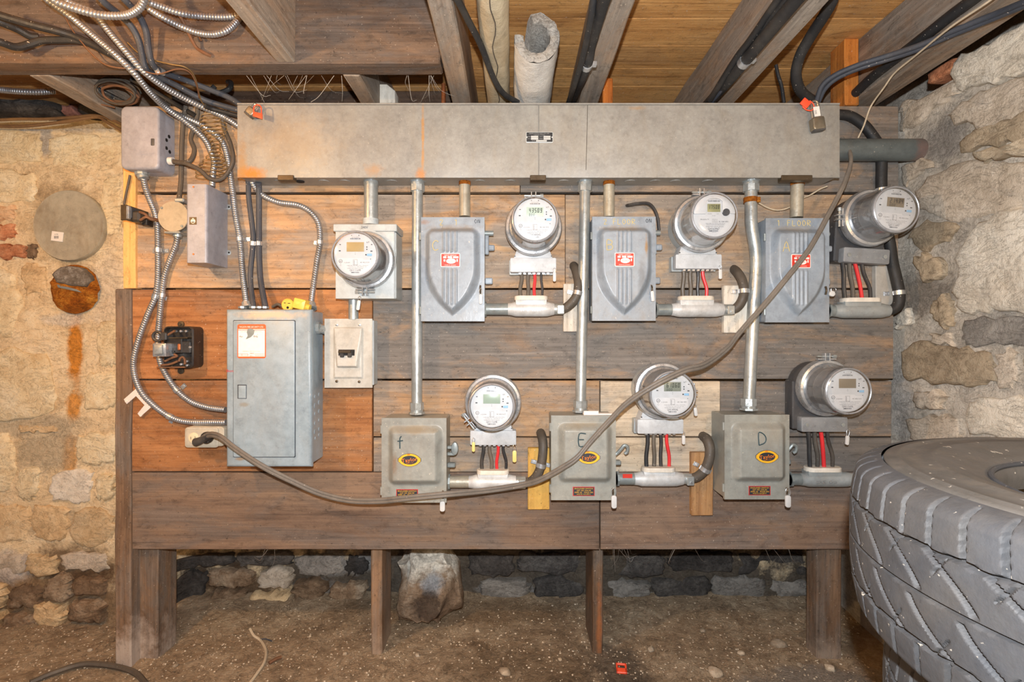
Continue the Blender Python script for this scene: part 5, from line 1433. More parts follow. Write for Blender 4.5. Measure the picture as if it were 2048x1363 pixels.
part('armature', MB().box(X_(364, BYr), X_(382, BYr), BYr - .004, BYr + .02, Z_(706, BYr), Z_(682, BYr), .003), M['wire_black'], t)
part('contact', MB().box(X_(358.5, BYr), X_(364, BYr), BYr - .010, BYr + .0, Z_(700, BYr), Z_(687, BYr), .002), M['copper'], t)
for px, py in ((351, 662), (362.5, 662), (373, 662), (340, 702), (346, 702), (352, 702), (381, 694), (374, 722), (363, 728), (375, 730)):
    part('terminal_screw', MB().lathe([(.0040, .004), (.0040, -.004), (.002, -.006), (0, -.006)], (X_(px, BYr), BYr, Z_(py, BYr)), seg=12), M['zinc'], t)
for pts in (((328, 674), (338, 668), (350, 661)), ((322, 730), (340, 728), (356, 722)), ((330, 722), (342, 716), (354, 712), (348, 708)), ((358, 722), (361, 716), (366, 714), (370, 720), (370, 728))):
    part('lead', MB().tube([W(a, b, BYr - .010) for a, b in pts], .0036, 8), M['wire_rust'], t)
part('bottom_bar', MB().box(X_(316, BYr), X_(372, BYr), BYr - .006, BYr + .004, Z_(735, BYr), Z_(732.5, BYr)), M['wire_rust'], t)
for py in (648, 741): part('mounting_lug', MB().lathe([(.010, .052), (.010, .048), (.004, .047), (.004, .044), (0, .044)], (X_(364, BY), BYr, Z_(py, BY)), seg=16), M['bronze'], t)
m = MB()
for k in range(25):
    a = 2 * math.pi * k / 24
    m.v.append((0, 0, 0))
m = MB().tube([W(315, 672, 1.57) + Vector((math.cos(a) * .0135, 0, math.sin(a) * .0135)) for a in [2 * math.pi * k / 20 for k in range(21)]], .0042, 8, n=2)
m.box(X_(322, 1.57), X_(334, 1.57), 1.565, 1.60, Z_(680, 1.57), Z_(664, 1.57), .003)
part('cable_ring', m, M['wire_black'], t)
cp = W(319.5, 699.5, 1.555)
tc = part('capacitor', MB().prism(rr(cp.x - .0205, cp.x + .0205, cp.z - .0205, cp.z + .0205, .003), 1.552, 1.592, .003), M['zinc'], t, label='square tin-cased capacitor')
part('capacitor_top', MB().prism(rr(cp.x - .013, cp.x + .013, cp.z - .013, cp.z + .016, .003), 1.546, 1.553, .003), M['galv'], tc)

# ------------------------------------------------------------------ white corner bracket, receptacle with plug
pts = ((248, 798), (278, 772), (309.5, 808), (281, 833), (275.5, 826.5), (289.5, 809.5), (272.5, 791.5), (254, 807.5))
m = MB().prism([(X_(a, 1.63), Z_(b, 1.63)) for a, b in pts], 1.628, 1.6305, .0008)
t = thing('corner_bracket', 'white angled plastic bracket stuck at the left edge of the planks', 'bracket', W(280, 832, 1.63))
part('plate', m, M['bracket_white'], t)
for px, py in ((277, 774), (253, 802), (282, 830), (305, 808)): part('nub', MB().lathe([(.004, .001), (.004, -.002), (0, -.002)], W(px, py, 1.628), seg=10), M['bracket_white'], t)
part('screw', MB().lathe([(.0032, 0), (.003, -.0015), (0, -.0015)], W(286, 794.5, 1.6275), seg=10), M['bronze'], t)
EY = 1.56
m = MB().box(X_(1166, EY), X_(1236, EY), EY - .012, EY + .010, Z_(832, 1.532) + .0005, Z_(832, 1.532) + .006, .001).box(X_(1166, EY), X_(1196, EY), EY - .014, EY - .008, Z_(832, 1.532) + .0005, Z_(832, 1.532) + .014, .001)
solo('plastic_strip', m, M['bracket_white'], 'white plastic strip lying on top of the switch marked E', 'bracket')
HY = 1.585
t = thing('outlet_box', 'dusty surface outlet box at the foot of the big panel', 'outlet', W(405, 896, BY))
part('box', MB().prism(rr(X_(371, HY), X_(447, HY), Z_(893, HY), Z_(853, HY), .012), HY + .004, BY - .001, .004), M['receptacle'], t)
part('cover_plate', MB().prism(rr(X_(369, HY), X_(436, HY), Z_(895, HY), Z_(854, HY), .009), HY, HY + .006, .003), M['receptacle'], t)
part('inner_rim', MB().prism(rr(X_(373, HY), X_(430, HY), Z_(891, HY), Z_(860, HY), .006), HY - .0015, HY + .001, .001), M['receptacle'], t)
for px in (388, 416):
    f_ = part('receptacle_face', MB().prism(circ(X_(px, HY), Z_(875, HY), .0165, 28), HY - .004, HY, .002), M['ivory'], t)
    m = MB()
    for a, b, c_, e in ((-.008, -.0065, -.004, .004), (.005, .0065, -.004, .005)): m.rect(X_(px, HY) + a, X_(px, HY) + b, Z_(875, HY) + c_, Z_(875, HY) + e, HY - .0043)
    part('slots', m, M['hole'], f_)
part('corner_screw', MB().lathe([(.004, .002), (.0035, -.001), (0, -.001)], W(446, 868, 1.60), seg=12), M['zinc'], t)

# ------------------------------------------------------------------ the sagging grey cord with its plug
t = thing('extension_cord', 'long grey cord sagging from the trough\'s right end across the switches to the outlet', 'cord', W(1080, 990, 1.52))
P = WP((1684, 278, 1.60), (1697, 300, 1.575), (1702, 322, 1.545), (1693, 355, 1.53), (1680, 385, 1.52), (1655, 432, 1.505), (1620, 495, 1.50), (1580, 547, 1.50), (1530, 607, 1.505), (1480, 664, 1.50), (1454, 697, 1.49), (1410, 729, 1.46), (1367, 741, 1.435), (1306, 771, 1.432), (1255, 805, 1.455), (1220, 840, 1.475), (1180, 884, 1.49), (1155, 914, 1.49), (1128, 933, 1.495), (1080, 959, 1.52), (1045, 969, 1.545), (975, 980, 1.55), (892, 988, 1.50), (810, 996, 1.498), (760, 1001, 1.51), (700, 1000, 1.53), (640, 986, 1.53), (585, 962, 1.515), (525, 932, 1.495), (470, 896, 1.495), (445, 876, 1.51), (428, 869, 1.53), (415, 870, 1.55), (404, 877, 1.562))
m = MB()
off = Vector((0, 0, .0042))
m.tube([p + off for p in P], .0052, 10, n=8).tube([p - off for p in P], .0052, 10, n=8)
part('cord', m, M['cord_grey'], t)
m = MB().tube(WP((392, 884, 1.567), (400, 881, 1.562), (410, 876, 1.558), (424, 870, 1.545), (436, 870, 1.525)), .0115, 14, rf=lambda d, a: .0135 - d * .10)
part('plug', m, M['wire_black'], t, label='black plug pushed into the outlet')
part('plug_collar', MB().lathe([(.018, .016), (.0185, .006), (.016, .002), (0, .001)], W(410, 876, 1.562), seg=24), M['bakelite'], t)

# ------------------------------------------------------------------ armoured cables
GA = 'armoured steel cables'
def armor(path, label, r=.0088, straps=(), conn=(), mat='armor', group=GA):
    return cable(path, r, mat, label, 'cable', 'armored_cable', group, straps, armored=True, conn=conn)
armor(WP((287, 356, 1.60), (291, 375, 1.612), (299, 398, 1.622), (310, 425, 1.626), (315, 455, 1.626), (316, 500, 1.626), (316, 555, 1.624), (311, 592, 1.622), (296, 628, 1.624), (277, 680, 1.624), (267, 730, 1.624), (278, 775, 1.614), (303, 806, 1.618), (340, 833, 1.62), (375, 843, 1.615), (420, 844, 1.60), (452, 844, 1.59)),
      'armoured cable looping furthest left from the big junction box round to the panel', .0092, ((5, -1, True, BY), (7, -1, False, BY), (13, 1, False, BY)))
armor(WP((355, 473, 1.612), (352, 490, 1.618), (340, 520, 1.625), (329, 553, 1.626), (324, 590, 1.626), (319, 640, 1.624), (316, 680, 1.612), (320, 720, 1.618), (333, 750, 1.624), (354, 780, 1.624), (381, 802, 1.62), (415, 814, 1.61), (452, 819, 1.595)),
      'armoured cable from the round box down behind the relay to the panel', .0092, ((4, 1, False, BY), (9, -1, False, BY)))
armor([W(88, -12, 1.36), W(95, 0, 1.37), W(142, 34, 1.39), W(189, 74, 1.40), W(229, 108, 1.405), W(267, 145, 1.43), W(304, 189, 1.50), W(337, 219, 1.57), W(371, 243, 1.61), W(408, 277, 1.622), W(422, 304, 1.624), W(428.5, 325, 1.62), W(426, 345, 1.61), W(424, 374, 1.60)],
      'armoured cable from the ceiling, lower of two, ending on top of the narrow grey box', .0092)
armor([W(128, -12, 1.36), W(140, 6, 1.37), W(189, 27, 1.39), W(216, 61, 1.40), W(256, 108, 1.41), W(290, 145, 1.44), W(337, 179, 1.51), W(388, 206, 1.57), W(438, 229, 1.60), W(460, 241, 1.60), W(482, 256, 1.60)],
      'armoured cable from the ceiling, upper of two, running into the left end of the trough', .0092)
armor(WP((340, 222, 1.60), (362, 232, 1.618), (398, 247, 1.622), (430, 268, 1.624), (447, 288, 1.624), (457, 324, 1.624), (464, 374, 1.624), (472, 434, 1.624), (480, 478, 1.624), (485, 544, 1.622), (490, 585, 1.61), (494, 616, 1.59)),
      'armoured cable hanging straight down to the top of the panel beside black cables', .0095, ((8, -1, False, BY),), ((-1, .02),))
armor(WP((502, 358, 1.60), (510, 374, 1.615), (525, 390, 1.622), (556, 404, 1.624), (596, 410, 1.624), (621, 424, 1.624), (637, 447, 1.624), (640, 484, 1.624), (634, 521, 1.624), (627, 571, 1.62), (623, 600, 1.605), (623, 617, 1.59)),
      'armoured cable curving from the trough\'s corner down to the panel\'s right top', .0088, ((7, 1, False, BY),), ((-1, .02),))
armor([W(96, -22, 1.22), W(111, 2, 1.23), W(162, 21, 1.25), W(209, 31, 1.27), W(254, 30, 1.28), W(280, 15, 1.27), W(291, -8, 1.26)], 'armoured cable loop sagging at the very top left under the ceiling', .0092)
armor([W(280, -16, 1.32), W(292, 1, 1.33), W(324, 14, 1.36), W(356, 25, 1.38), W(388, 31, 1.40), W(430, 34, 1.42), W(456, 34, 1.43), W(480, 30, 1.44)], 'short armoured cable across the header beam, upper of the looping pair', .0088)
armor([W(288, 10, 1.38), W(304, 22, 1.385), W(324, 34, 1.39), W(348, 47, 1.40), W(371, 57, 1.405), W(396, 66, 1.41), W(422, 69, 1.41), W(445, 65, 1.41), W(462, 55, 1.42), W(474, 42, 1.43), W(480, 32, 1.44)], 'armoured cable bending down and back, lower of the looping pair', .0088)
armor([W(-30, 176, 1.80), W(4, 180, 1.80), W(40, 183, 1.80), W(75, 184, 1.82), W(108, 182, 1.86)], 'armoured cable lying over the stone wall at the far left', .0105)
armor([W(130, 150, 1.62), W(154, 166, 1.68), W(170, 173, 1.72), W(190, 184, 1.76), W(220, 196, 1.8)], 'short piece of armoured cable behind the wire coil', .0075)

# ------------------------------------------------------------------ plain cables, left
GB = 'black cables at the upper left'
def bc(path, r, label, mat='cable_slate', straps=(), group=GB):
    return cable(path, r, mat, label, 'cable', 'cable', group, straps, seg=10)
bc(WP((496, 360, 1.60), (497, 372, 1.612), (498, 399, 1.622), (506, 465, 1.624), (506, 487, 1.624), (501, 545, 1.622), (502, 575, 1.615), (507, 614, 1.59)), .0082, 'slate cable from the trough to the panel top, left of two', straps=((4, -1, False, BY),))
bc(WP((517, 364, 1.60), (518, 380, 1.615), (518, 426, 1.623), (518, 487, 1.623), (519, 530, 1.622), (522, 565, 1.615), (531, 614, 1.59)), .0090, 'slate cable from the trough to the panel top, right of two', 'cable_slate', ((3, 1, False, BY),))
bc([W(196, -10, 1.30), W(210, 6, 1.32), W(236, 27, 1.36), W(262, 52, 1.39), W(277, 80, 1.41), W(284, 110, 1.42), W(290, 134, 1.43), W(304, 147, 1.46), W(355, 172, 1.53), W(405, 198, 1.58), W(440, 210, 1.60), W(484, 222, 1.60)], .0085, 'thick blue-black cable looping down the header beam into the trough, left of two')
bc([W(240, -10, 1.32), W(252, 2, 1.33), W(276, 28, 1.37), W(292, 62, 1.40), W(297, 100, 1.41), W(305, 128, 1.43), W(322, 143, 1.47), W(370, 160, 1.54), W(422, 180, 1.58), W(460, 196, 1.60), W(490, 216, 1.60)], .0085, 'thick blue-black cable looping down the header beam into the trough, right of two', straps=((6, 1, False, 1.446),))
bc([W(-20, 24, 1.33), W(0, 31, 1.34), W(66, 50, 1.37), W(110, 61, 1.39), W(146, 72, 1.41), W(190, 92, 1.42), W(240, 118, 1.425), W(310, 155, 1.47)], .0100, 'grey-black cable running down right from the left frame edge, topmost of three', 'cable_black')
bc([W(-20, 38, 1.36), W(0, 44, 1.37), W(34, 58, 1.40), W(60, 72, 1.42), W(78, 74, 1.43)], .0100, 'short grey-black cable at the left frame edge, middle of three', 'cable_black')
bc([W(-20, 80, 1.33), W(0, 84, 1.34), W(32, 94, 1.37), W(60, 88, 1.39), W(84, 81, 1.40), W(120, 80, 1.41), W(162, 82, 1.42), W(220, 100, 1.425)], .0095, 'grey-black cable at the left frame edge, lowest of three', 'cable_black')
bc([W(345, 322, 1.60), W(362, 325, 1.59), W(381, 321, 1.60), W(389, 300, 1.615), W(382, 278, 1.62), W(388, 255, 1.625), W(394, 232, 1.625), W(396, 212, 1.62)], .0070, 'brown-black cable rising in an S from the big junction box', 'cable_brown')
bc([W(345, 324, 1.60), W(372, 327, 1.585), W(400, 340, 1.585), W(418, 356, 1.59), W(435, 360, 1.60), W(452, 350, 1.61), W(466, 322, 1.615), W(462, 290, 1.62), W(448, 255, 1.62), W(444, 225, 1.61)], .0065, 'brown-black cable drooping from the big junction box round the copper coil', 'cable_brown')
bc([W(372, 212, 1.625), W(367, 240, 1.628), W(364, 280, 1.628), W(363, 320, 1.628), W(362, 360, 1.625), W(358, 400, 1.612)], .0075, 'brown-black cable straight down behind the junction box to the round box', 'cable_brown')
bc([W(410, 212, 1.56), W(425, 218, 1.58), W(448, 224, 1.59), W(485, 234, 1.60)], .0070, 'thin black cable lying low before the trough\'s left end', 'cable_black')
bc([W(430, 172, 1.72), W(424, 180, 1.72), W(436, 186, 1.70), W(458, 178, 1.70), W(462, 166, 1.72), W(456, 164, 1.74)], .0080, 'loose black cable loop in the dark gap under the header beam', 'cable_black')
bc([W(128, 152, 1.62), W(165, 164, 1.66), W(200, 180, 1.70), W(250, 205, 1.74), W(300, 225, 1.76)], .0080, 'dark cable slanting behind the wire coil under the header beam', 'cable_black')
bc([W(262, 158, 1.60), W(300, 178, 1.62), W(345, 205, 1.64), W(392, 232, 1.62)], .0075, 'dark cable between the coil and the twin armoured cables', 'cable_black')
# thin wires
def tw(path, r, mat, label, cat='wire', name='wire', group=None):
    return cable(path, r, mat, label, cat, name, group, seg=7)
tw([W(120, 12, 1.39), W(145, 60, 1.405), W(170, 92, 1.41), W(195, 118, 1.42), W(222, 133, 1.42), W(275, 139, 1.43), W(315, 148, 1.44), W(355, 138, 1.44), W(380, 145, 1.46), W(394, 172, 1.50), W(398, 195, 1.54)], .0018, 'wire_rust', 'thin copper wire wandering across the header beam to the coil')
tw([W(255, 85, 1.42), W(275, 104, 1.425), W(300, 118, 1.43), W(340, 128, 1.43), W(372, 135, 1.44), W(390, 155, 1.48), W(402, 200, 1.55), W(415, 215, 1.58)], .0018, 'brass_wire', 'thin wire strung over the header beam, upper of two')
tw([W(361, 33, 1.40), W(372, 55, 1.41), W(384, 80, 1.42), W(394, 96, 1.43), W(408, 105, 1.43), W(422, 112, 1.44)], .0042, 'wire_rust', 'rusty bent iron rod hanging from the armoured loop', 'rod', 'iron_rod')
tw([W(384, 80, 1.425), W(386, 72, 1.43), W(396, 70, 1.435), W(402, 80, 1.43)], .0032, 'wire_rust', 'rusty hook nailed in the header beam', 'hook', 'iron_hook')
tw([W(-10, 240, 1.86), W(40, 238, 1.86), W(90, 238, 1.86), W(150, 234, 1.855), W(190, 231, 1.85), W(225, 240, 1.83), W(250, 252, 1.80)], .0052, 'root', 'brown dry root along the top of the left stone wall, upper', 'root', 'dry_root')
tw([W(-10, 252, 1.86), W(50, 252, 1.85), W(100, 247, 1.85), W(150, 240, 1.85), W(195, 234, 1.85), W(215, 245, 1.82), W(245, 262, 1.79)], .0058, 'root', 'brown dry root along the top of the left stone wall, lower', 'root', 'dry_root')
tw([W(120, 152, 1.55), W(136, 172, 1.60), W(165, 190, 1.66), W(190, 205, 1.70), W(230, 215, 1.72)], .0026, 'wire_rust', 'rust-red wire trailing beside the joist end at the left')
# coil of old wire over the junction box
t = thing('wire_coil', 'coil of old brownish wire hanging above the big junction box', 'wire coil', W(235, 212, 1.70))
rc = random.Random(3)
for k in range(9):
    cx, cy = 234 + rc.uniform(-7, 7), 185 + rc.uniform(-6, 6); rx, ry = 43 + rc.uniform(-8, 6), 22 + rc.uniform(-5, 3); Y0 = 1.66 + .008 * k
    P = [W(cx + rx * math.cos(a) + rc.uniform(-2, 2), cy + ry * math.sin(a) + .18 * rx * math.cos(a) + rc.uniform(-1, 1), Y0 + .02 * math.sin(a)) for a in [2 * math.pi * i / 14 for i in range(15)]]
    part('strand', MB().tube(P, .0036 + rc.uniform(-.0006, .0006), 7, n=4), M['wire_rust' if k % 2 else 'cable_brown'], t)
# springy coil of thin wire by the trough
t = thing('thin_wire_coil', 'tangled spring of thin brassy wire left of the trough', 'wire coil', W(430, 365, 1.60))
P = []
for i in range(220):
    u = i / 219; a = u * 2 * math.pi * 17
    cx = 420 + 14 * math.sin(u * 3.0) - 4 * u; cy = 228 + 128 * u; rx = 16 + 10 * math.sin(u * 9.0) + 6 * u
    P.append(W(cx + rx * math.cos(a), cy + 7 * math.sin(a), 1.60 + .016 * math.sin(a + 1)))
part('wire', MB().tube(P, .0012, 5, n=2), M['brass_wire'], t)

# ------------------------------------------------------------------ yellow connectors on the panel top
t = thing('cord_connector', 'round yellow cord connector lying on the panel top', 'connector', W(578, 617, 1.57), 'yellow cord connectors')
c = W(575, 609, 1.565)
part('shell', MB().lathe([(.0, .030), (.014, .030), (.0185, .012), (.0190, .0), (.016, -.003), (0, -.003)], c, seg=28), M['yellow_plastic'], t)
m = MB().rect(c.x - .010, c.x - .004, c.z + .004, c.z + .006, c.y - .0034).rect(c.x + .002, c.x + .010, c.z + .003, c.z + .005, c.y - .0034)
part('slots', m, M['hole'], t)
part('ground_hole', MB().lathe([(.004, -.0034), (0, -.0034)], (c.x + .002, c.y, c.z - .009), seg=12), M['hole'], t)
t = thing('cord_connector', 'square yellow cord connector lying on the panel top', 'connector', W(605, 617, 1.57), 'yellow cord connectors')
c = W(602, 608, 1.57); a = Matrix.Translation(c) @ Matrix.Rotation(R(14), 4, 'Y') @ Matrix.Translation(-c)
part('shell', MB().prism(rr(c.x - .019, c.x + .018, c.z - .016, c.z + .016, .004), c.y - .016, c.y + .020, .004).xf(a), M['yellow_plastic'], t)
part('strain_relief', MB().tube([c + Vector((.016, 0, -.004)), c + Vector((.030, 0, -.004))], .010, 14).xf(a), M['yellow_plastic'], t)
tw([W(545, 613, 1.575), W(555, 608, 1.57), W(563, 612, 1.57), W(570, 615, 1.57)], .0045, 'cable_brown', 'short grey cord stub behind the yellow connectors', 'cord', 'cord_stub')
# ------------------------------------------------------------------ ceiling pipes
def rough_pipe(x, z, r, y0, y1, amp, seed, seg=36, n=60):
    m = MB()
    for j in range(n + 1):
        y = y0 + (y1 - y0) * j / n
        for k in range(seg):
            a = 2 * math.pi * k / seg
            q = Vector((math.cos(a) * 2.2, math.sin(a) * 2.2, y * 9 + seed))
            rr_ = r + (mn.noise(q) + .5 * mn.noise(q * 2.7)) * amp
            m.v.append((x + rr_ * math.cos(a), y, z + rr_ * math.sin(a)))
    for j in range(n):
        for k in range(seg):
            m.f.append((j * seg + k, j * seg + (k + 1) % seg, (j + 1) * seg + (k + 1) % seg, (j + 1) * seg + k))
    return m
t = thing('wrapped_pipe', 'tan cloth-wrapped pipe running under the floorboards', 'pipe', (-.046, 1.3, CZ + .78))
part('wrap', rough_pipe(-.046, CZ + .815, .0385, -.2, 2.075, .003, 3), M['pipe_wrap'], t)
P = [Vector((-.046 + .006 * math.sin(i * 1.7), y, CZ + .815 - .0395)) for i, y in enumerate([.3 + .05 * k for k in range(35)])]
part('stitched_seam', MB().tube(P, .0016, 5, n=2), M['cable_brown'], t)
t = thing('broken_pipe', 'white flaking insulation pipe with a broken open end', 'pipe', (.066, 1.35, CZ + .73))
m = MB(); seg, n = 44, 40; ro, ri = .0605, .036
def rim(a):
    d = (a - R(140) + math.pi) % (2 * math.pi) - math.pi
    notch = 1 - smooth(.28, .50, abs(d))
    return 1.345 + .045 * (1 - math.sin(a)) * .2 + notch * .16 + .008 * mn.noise(Vector((math.cos(a) * 4, math.sin(a) * 4, 1)))
for j in range(n + 1):
    for k in range(seg):
        a = 2 * math.pi * k / seg
        y = rim(a) + (2.075 - rim(a)) * (j / n)
        q = Vector((math.cos(a) * 2.4, math.sin(a) * 2.4, y * 12))
        r_ = ro + (mn.noise(q) + .6 * mn.noise(q * 2.9)) * .0030
        m.v.append((.066 + r_ * math.cos(a), y, CZ + .80 + r_ * math.sin(a)))
for j in range(n):
    for k in range(seg): m.f.append((j * seg + k, j * seg + (k + 1) % seg, (j + 1) * seg + (k + 1) % seg, (j + 1) * seg + k))
part('jacket', m, M['pipe_white'], t, sm=60)
m = MB()
for j in range(14):
    for k in range(seg):
        a = 2 * math.pi * k / seg; f = j / 13
        if j < 6:
            r_ = ro - .001 + (ri - ro) * (j / 5); y = rim(a) - .004 * math.sin(math.pi * j / 5)
        else:
            r_ = ri; y = rim(a) + .25 * (j - 5) / 8
        r_ += .0025 * mn.noise(Vector((a * 6, j * 1.3, 2)))
        m.v.append((.066 + r_ * math.cos(a), y, CZ + .80 + r_ * math.sin(a)))
for j in range(13):
    for k in range(seg): m.f.append((j * seg + k, j * seg + (k + 1) % seg, (j + 1) * seg + (k + 1) % seg, (j + 1) * seg + k))
part('broken_end', m, M['pipe_white_end'], t, sm=60)

# ------------------------------------------------------------------ cables under the joists, right
GC = 'black cables along the joists'
def jc(path, r, label, mat='cable_black', straps=(), group=GC):
    t = thing('cable', label, 'cable', path[-1], group)
    part('sheath', MB().tube(path, r, 12, 7), M[mat], t)
    for i in straps:
        d = (path[min(i + 1, len(path) - 1)] - path[max(i - 1, 0)]).normalized()
        m = MB().tube([path[i] - d * .010, path[i] + d * .010], r + .0022, 14)
        m.box(path[i].x + r, path[i].x + r + .012, path[i].y - .008, path[i].y + .008, path[i].z - .004, path[i].z + .006, .001)
        part('strap', m, M['zinc'], t)
    return t
jc([W(898, -16, 1.14), W(915, 0, 1.18), W(938, 44, 1.27), W(962, 91, 1.36), W(988, 158, 1.48), W(1008, 188, 1.55), W(1036, 205, 1.60)], .0085, 'black cable crossing in front of the tan wrapped pipe')
jc([onX(1224, -40, .203), onX(1208, 0, .203), onX(1182, 88, .203), onX(1174, 129, .203), onX(1155, 176, .202), onX(1140, 210, .202)], .0145, 'thick black cable along the joist right of the white pipe', straps=(3,))
jc([onX(1190, -20, .182), onX(1181, 40, .182), onX(1168, 105, .182), onX(1152, 160, .182), onX(1136, 208, .182)], .008, 'thinner black cable beside the thick one right of the white pipe')
jc([onX(1628, -40, .632), onX(1592, 0, .632), onX(1490, 122, .632), onX(1460, 158, .632), onX(1412, 212, .632)], .0160, 'thickest black cable along the broad right joist', straps=(2,))
jc([onX(1590, -40, .612), onX(1556, 0, .612), onX(1502, 78, .612), onX(1470, 120, .612), onX(1420, 200, .612)], .0090, 'thin black cable, upper left of the thickest one on the broad joist')
jc([onX(1600, -40, .622), onX(1572, 0, .622), onX(1512, 72, .622), onX(1480, 118, .622)], .0080, 'thin black cable squeezed beside the thickest one on the broad joist')
jc([W(1430, 190, 1.60), W(1440, 175, 1.56), W(1455, 165, 1.50), W(1422, 206, 1.60)], .0060, 'loose black cable end at the trough top below the broad joist', 'cable_slate')
jc([W(1668, -14, 1.30), W(1662, 6, 1.32), W(1646, 34, 1.36), W(1621, 73, 1.42), W(1599, 114, 1.47), W(1592, 152, 1.51), W(1603, 184, 1.55), W(1632, 206, 1.59)], .0150, 'thick black cable hooking down into the trough near the right padlock')
jc([W(2080, -10, 1.10), W(2048, 4, 1.14), W(1980, 32, 1.22), W(1900, 64, 1.30), W(1840, 90, 1.36), W(1780, 110, 1.42), W(1716, 130, 1.47), W(1670, 150, 1.51), W(1644, 172, 1.54), W(1632, 206, 1.57)], .0072, 'grey twin cable sweeping down from the right frame edge, upper strand', 'cable_slate')
jc([W(2080, -2, 1.11), W(2048, 12, 1.15), W(1980, 40, 1.23), W(1900, 72, 1.31), W(1840, 98, 1.37), W(1780, 118, 1.43), W(1716, 138, 1.48), W(1674, 157, 1.52), W(1650, 178, 1.55), W(1636, 206, 1.58)], .0066, 'grey twin cable sweeping down from the right frame edge, lower strand', 'cable_slate')
jc([onX(2010, -50, 1.10), onX(1944, 0, 1.10), onX(1898, 34, 1.10), onX(1842, 78, 1.10), onX(1790, 118, 1.10), onX(1740, 158, 1.10), onX(1690, 206, 1.10)], .0140, 'thick black cable running along the outermost right joist')
jc(WP((1672, 228, 1.615), (1700, 232, 1.615), (1728, 250, 1.615), (1748, 275, 1.615), (1765, 300, 1.62)), .0150, 'thick black cable arching from the trough end behind the big conduit')
tw([W(2000, -14, 1.12), W(1970, 8, 1.15), W(1900, 55, 1.25), W(1830, 112, 1.38), W(1790, 145, 1.46), W(1768, 175, 1.51), W(1742, 212, 1.57), W(1728, 250, 1.585), W(1716, 276, 1.59)], .0024, 'wire_tan', 'thin cream wire slanting from the right ceiling to the big conduit')
tw(WP((1655, 372, 1.60), (1640, 378, 1.61), (1620, 390, 1.615), (1606, 396, 1.615), (1580, 414, 1.615), (1556, 420, 1.615), (1535, 415, 1.61), (1512, 402, 1.60)), .0024, 'wire_tan', 'thin cream wire from the rusty clamp to the trough\'s right end')
tw(WP((1253, 411, 1.645), (1258, 410, 1.62), (1275, 407, 1.61), (1296, 407, 1.605), (1308, 418, 1.60), (1315, 436, 1.60), (1318, 460, 1.605)), .0052, 'wire_black', 'short black wire arching from a plank hole into the switch marked B')
tw([W(1552, 130, 1.62), W(1556, 150, 1.62), (W(1563, 172, 1.62)), W(1568, 206, 1.62)], .0055, 'cable_black', 'frayed black cable end dangling above the trough, right part', 'cable', 'cable_stub')

# ------------------------------------------------------------------ big conduit into the stone wall
t = thing('large_conduit', 'large dark grey conduit from the trough\'s right end into the stone wall', 'conduit', W(1760, 322, 1.60))
part('pipe', MB().tube([Vector((X_(1679, 1.545) - .004, 1.597, Z_(300, 1.597))), Vector((1.31, 1.597, Z_(300, 1.597)))], .0335, 30), M['big_conduit'], t)
solo('copper_pipe', MB().tube([Vector((X_(887, 1.75), 1.75, 1.70)), Vector((X_(887, 1.75), 1.75, Z_(168, 1.75)))], .0075, 14), M['copper'], 'short upright copper pipe behind the trough under the ceiling', 'pipe')
m = MB()
x0, x1, zt = X_(750, 1.75), X_(790, 1.75), Z_(168, 1.75)
m.prism([(x0, 1.70), (x1, 1.70), (x1, zt - .022), (x1 - .028, zt), (x0, zt)], 1.75, 1.80, .003)
solo('wood_stub', m, M['block_white'], 'whitewashed wood stub behind the trough in the dark gap', 'wood block')

# ------------------------------------------------------------------ things on the left wall
cD = W(139.5, 451, 1.885); rD = 70.5 / F * 1.885
t = thing('duct_cover', 'round dusty metal disc covering a hole in the left wall', 'duct cover', cD)
part('disc', MB().lathe([(rD * .98, .03), (rD, .004), (rD, -.004), (rD * .985, -.007), (rD * .95, -.0055), (rD * .6, -.004), (0, -.003)], cD, seg=64), M['disc'], t)
s = part('price_sticker', MB().box(X_(103, 1.878), X_(126, 1.878), 1.8775, 1.880, Z_(482, 1.878), Z_(463, 1.878)).xf(Matrix.Translation(W(114, 472, 1.878)) @ Matrix.Rotation(R(7), 4, 'Y') @ Matrix.Translation(-W(114, 472, 1.878))), M['label_white'], t, label='small white sticker')
part('sticker_print', MB().bars(X_(112, 1.876), Z_(474, 1.876), 1.8772, .016, .010, 9).text('6 IN', X_(112, 1.876), Z_(468, 1.876), 1.8772, .007), M['print'], s)
cR = W(148, 578, 1.885)
t = thing('old_pipe_end', 'rusted-over old pipe end in the left wall below the metal disc', 'pipe', cR)
m = MB(); seg = 40
for j in range(13):
    for k in range(seg):
        a = 2 * math.pi * k / seg; r_ = .0905 * (1 - j / 12) * (1 + .05 * mn.noise(Vector((math.cos(a) * 2, math.sin(a) * 2, 5))))
        x, z = r_ * math.cos(a), r_ * math.sin(a)
        y = -.012 + .012 * (1 - smooth(0, .02, .09 - r_)) * 1.5 + .010 * mn.noise(Vector((x * 40, z * 40, 3))) - .010 * math.exp(-((z - .004 + x * .25) / .012) ** 2)
        m.v.append((cR.x + x, cR.y + y, cR.z + z))
for j in range(12):
    for k in range(seg): m.f.append((j * seg + k, j * seg + (k + 1) % seg, (j + 1) * seg + (k + 1) % seg, (j + 1) * seg + k))
part('rust_plug', m, M['rust'], t, sm=60)
o = [(cR.x + .084 * math.cos(R(a)), cR.z + .084 * math.sin(R(a))) for a in range(24, 150, 9)] + [(cR.x - .045, cR.z + .020), (cR.x, cR.z + .012), (cR.x + .06, cR.z + .008)]
part('mortar_cap', MB().prism(o, 1.862, 1.89, .008, 2).jit(.004, 30, 2), M['mortar_grey'], t, sm=60)
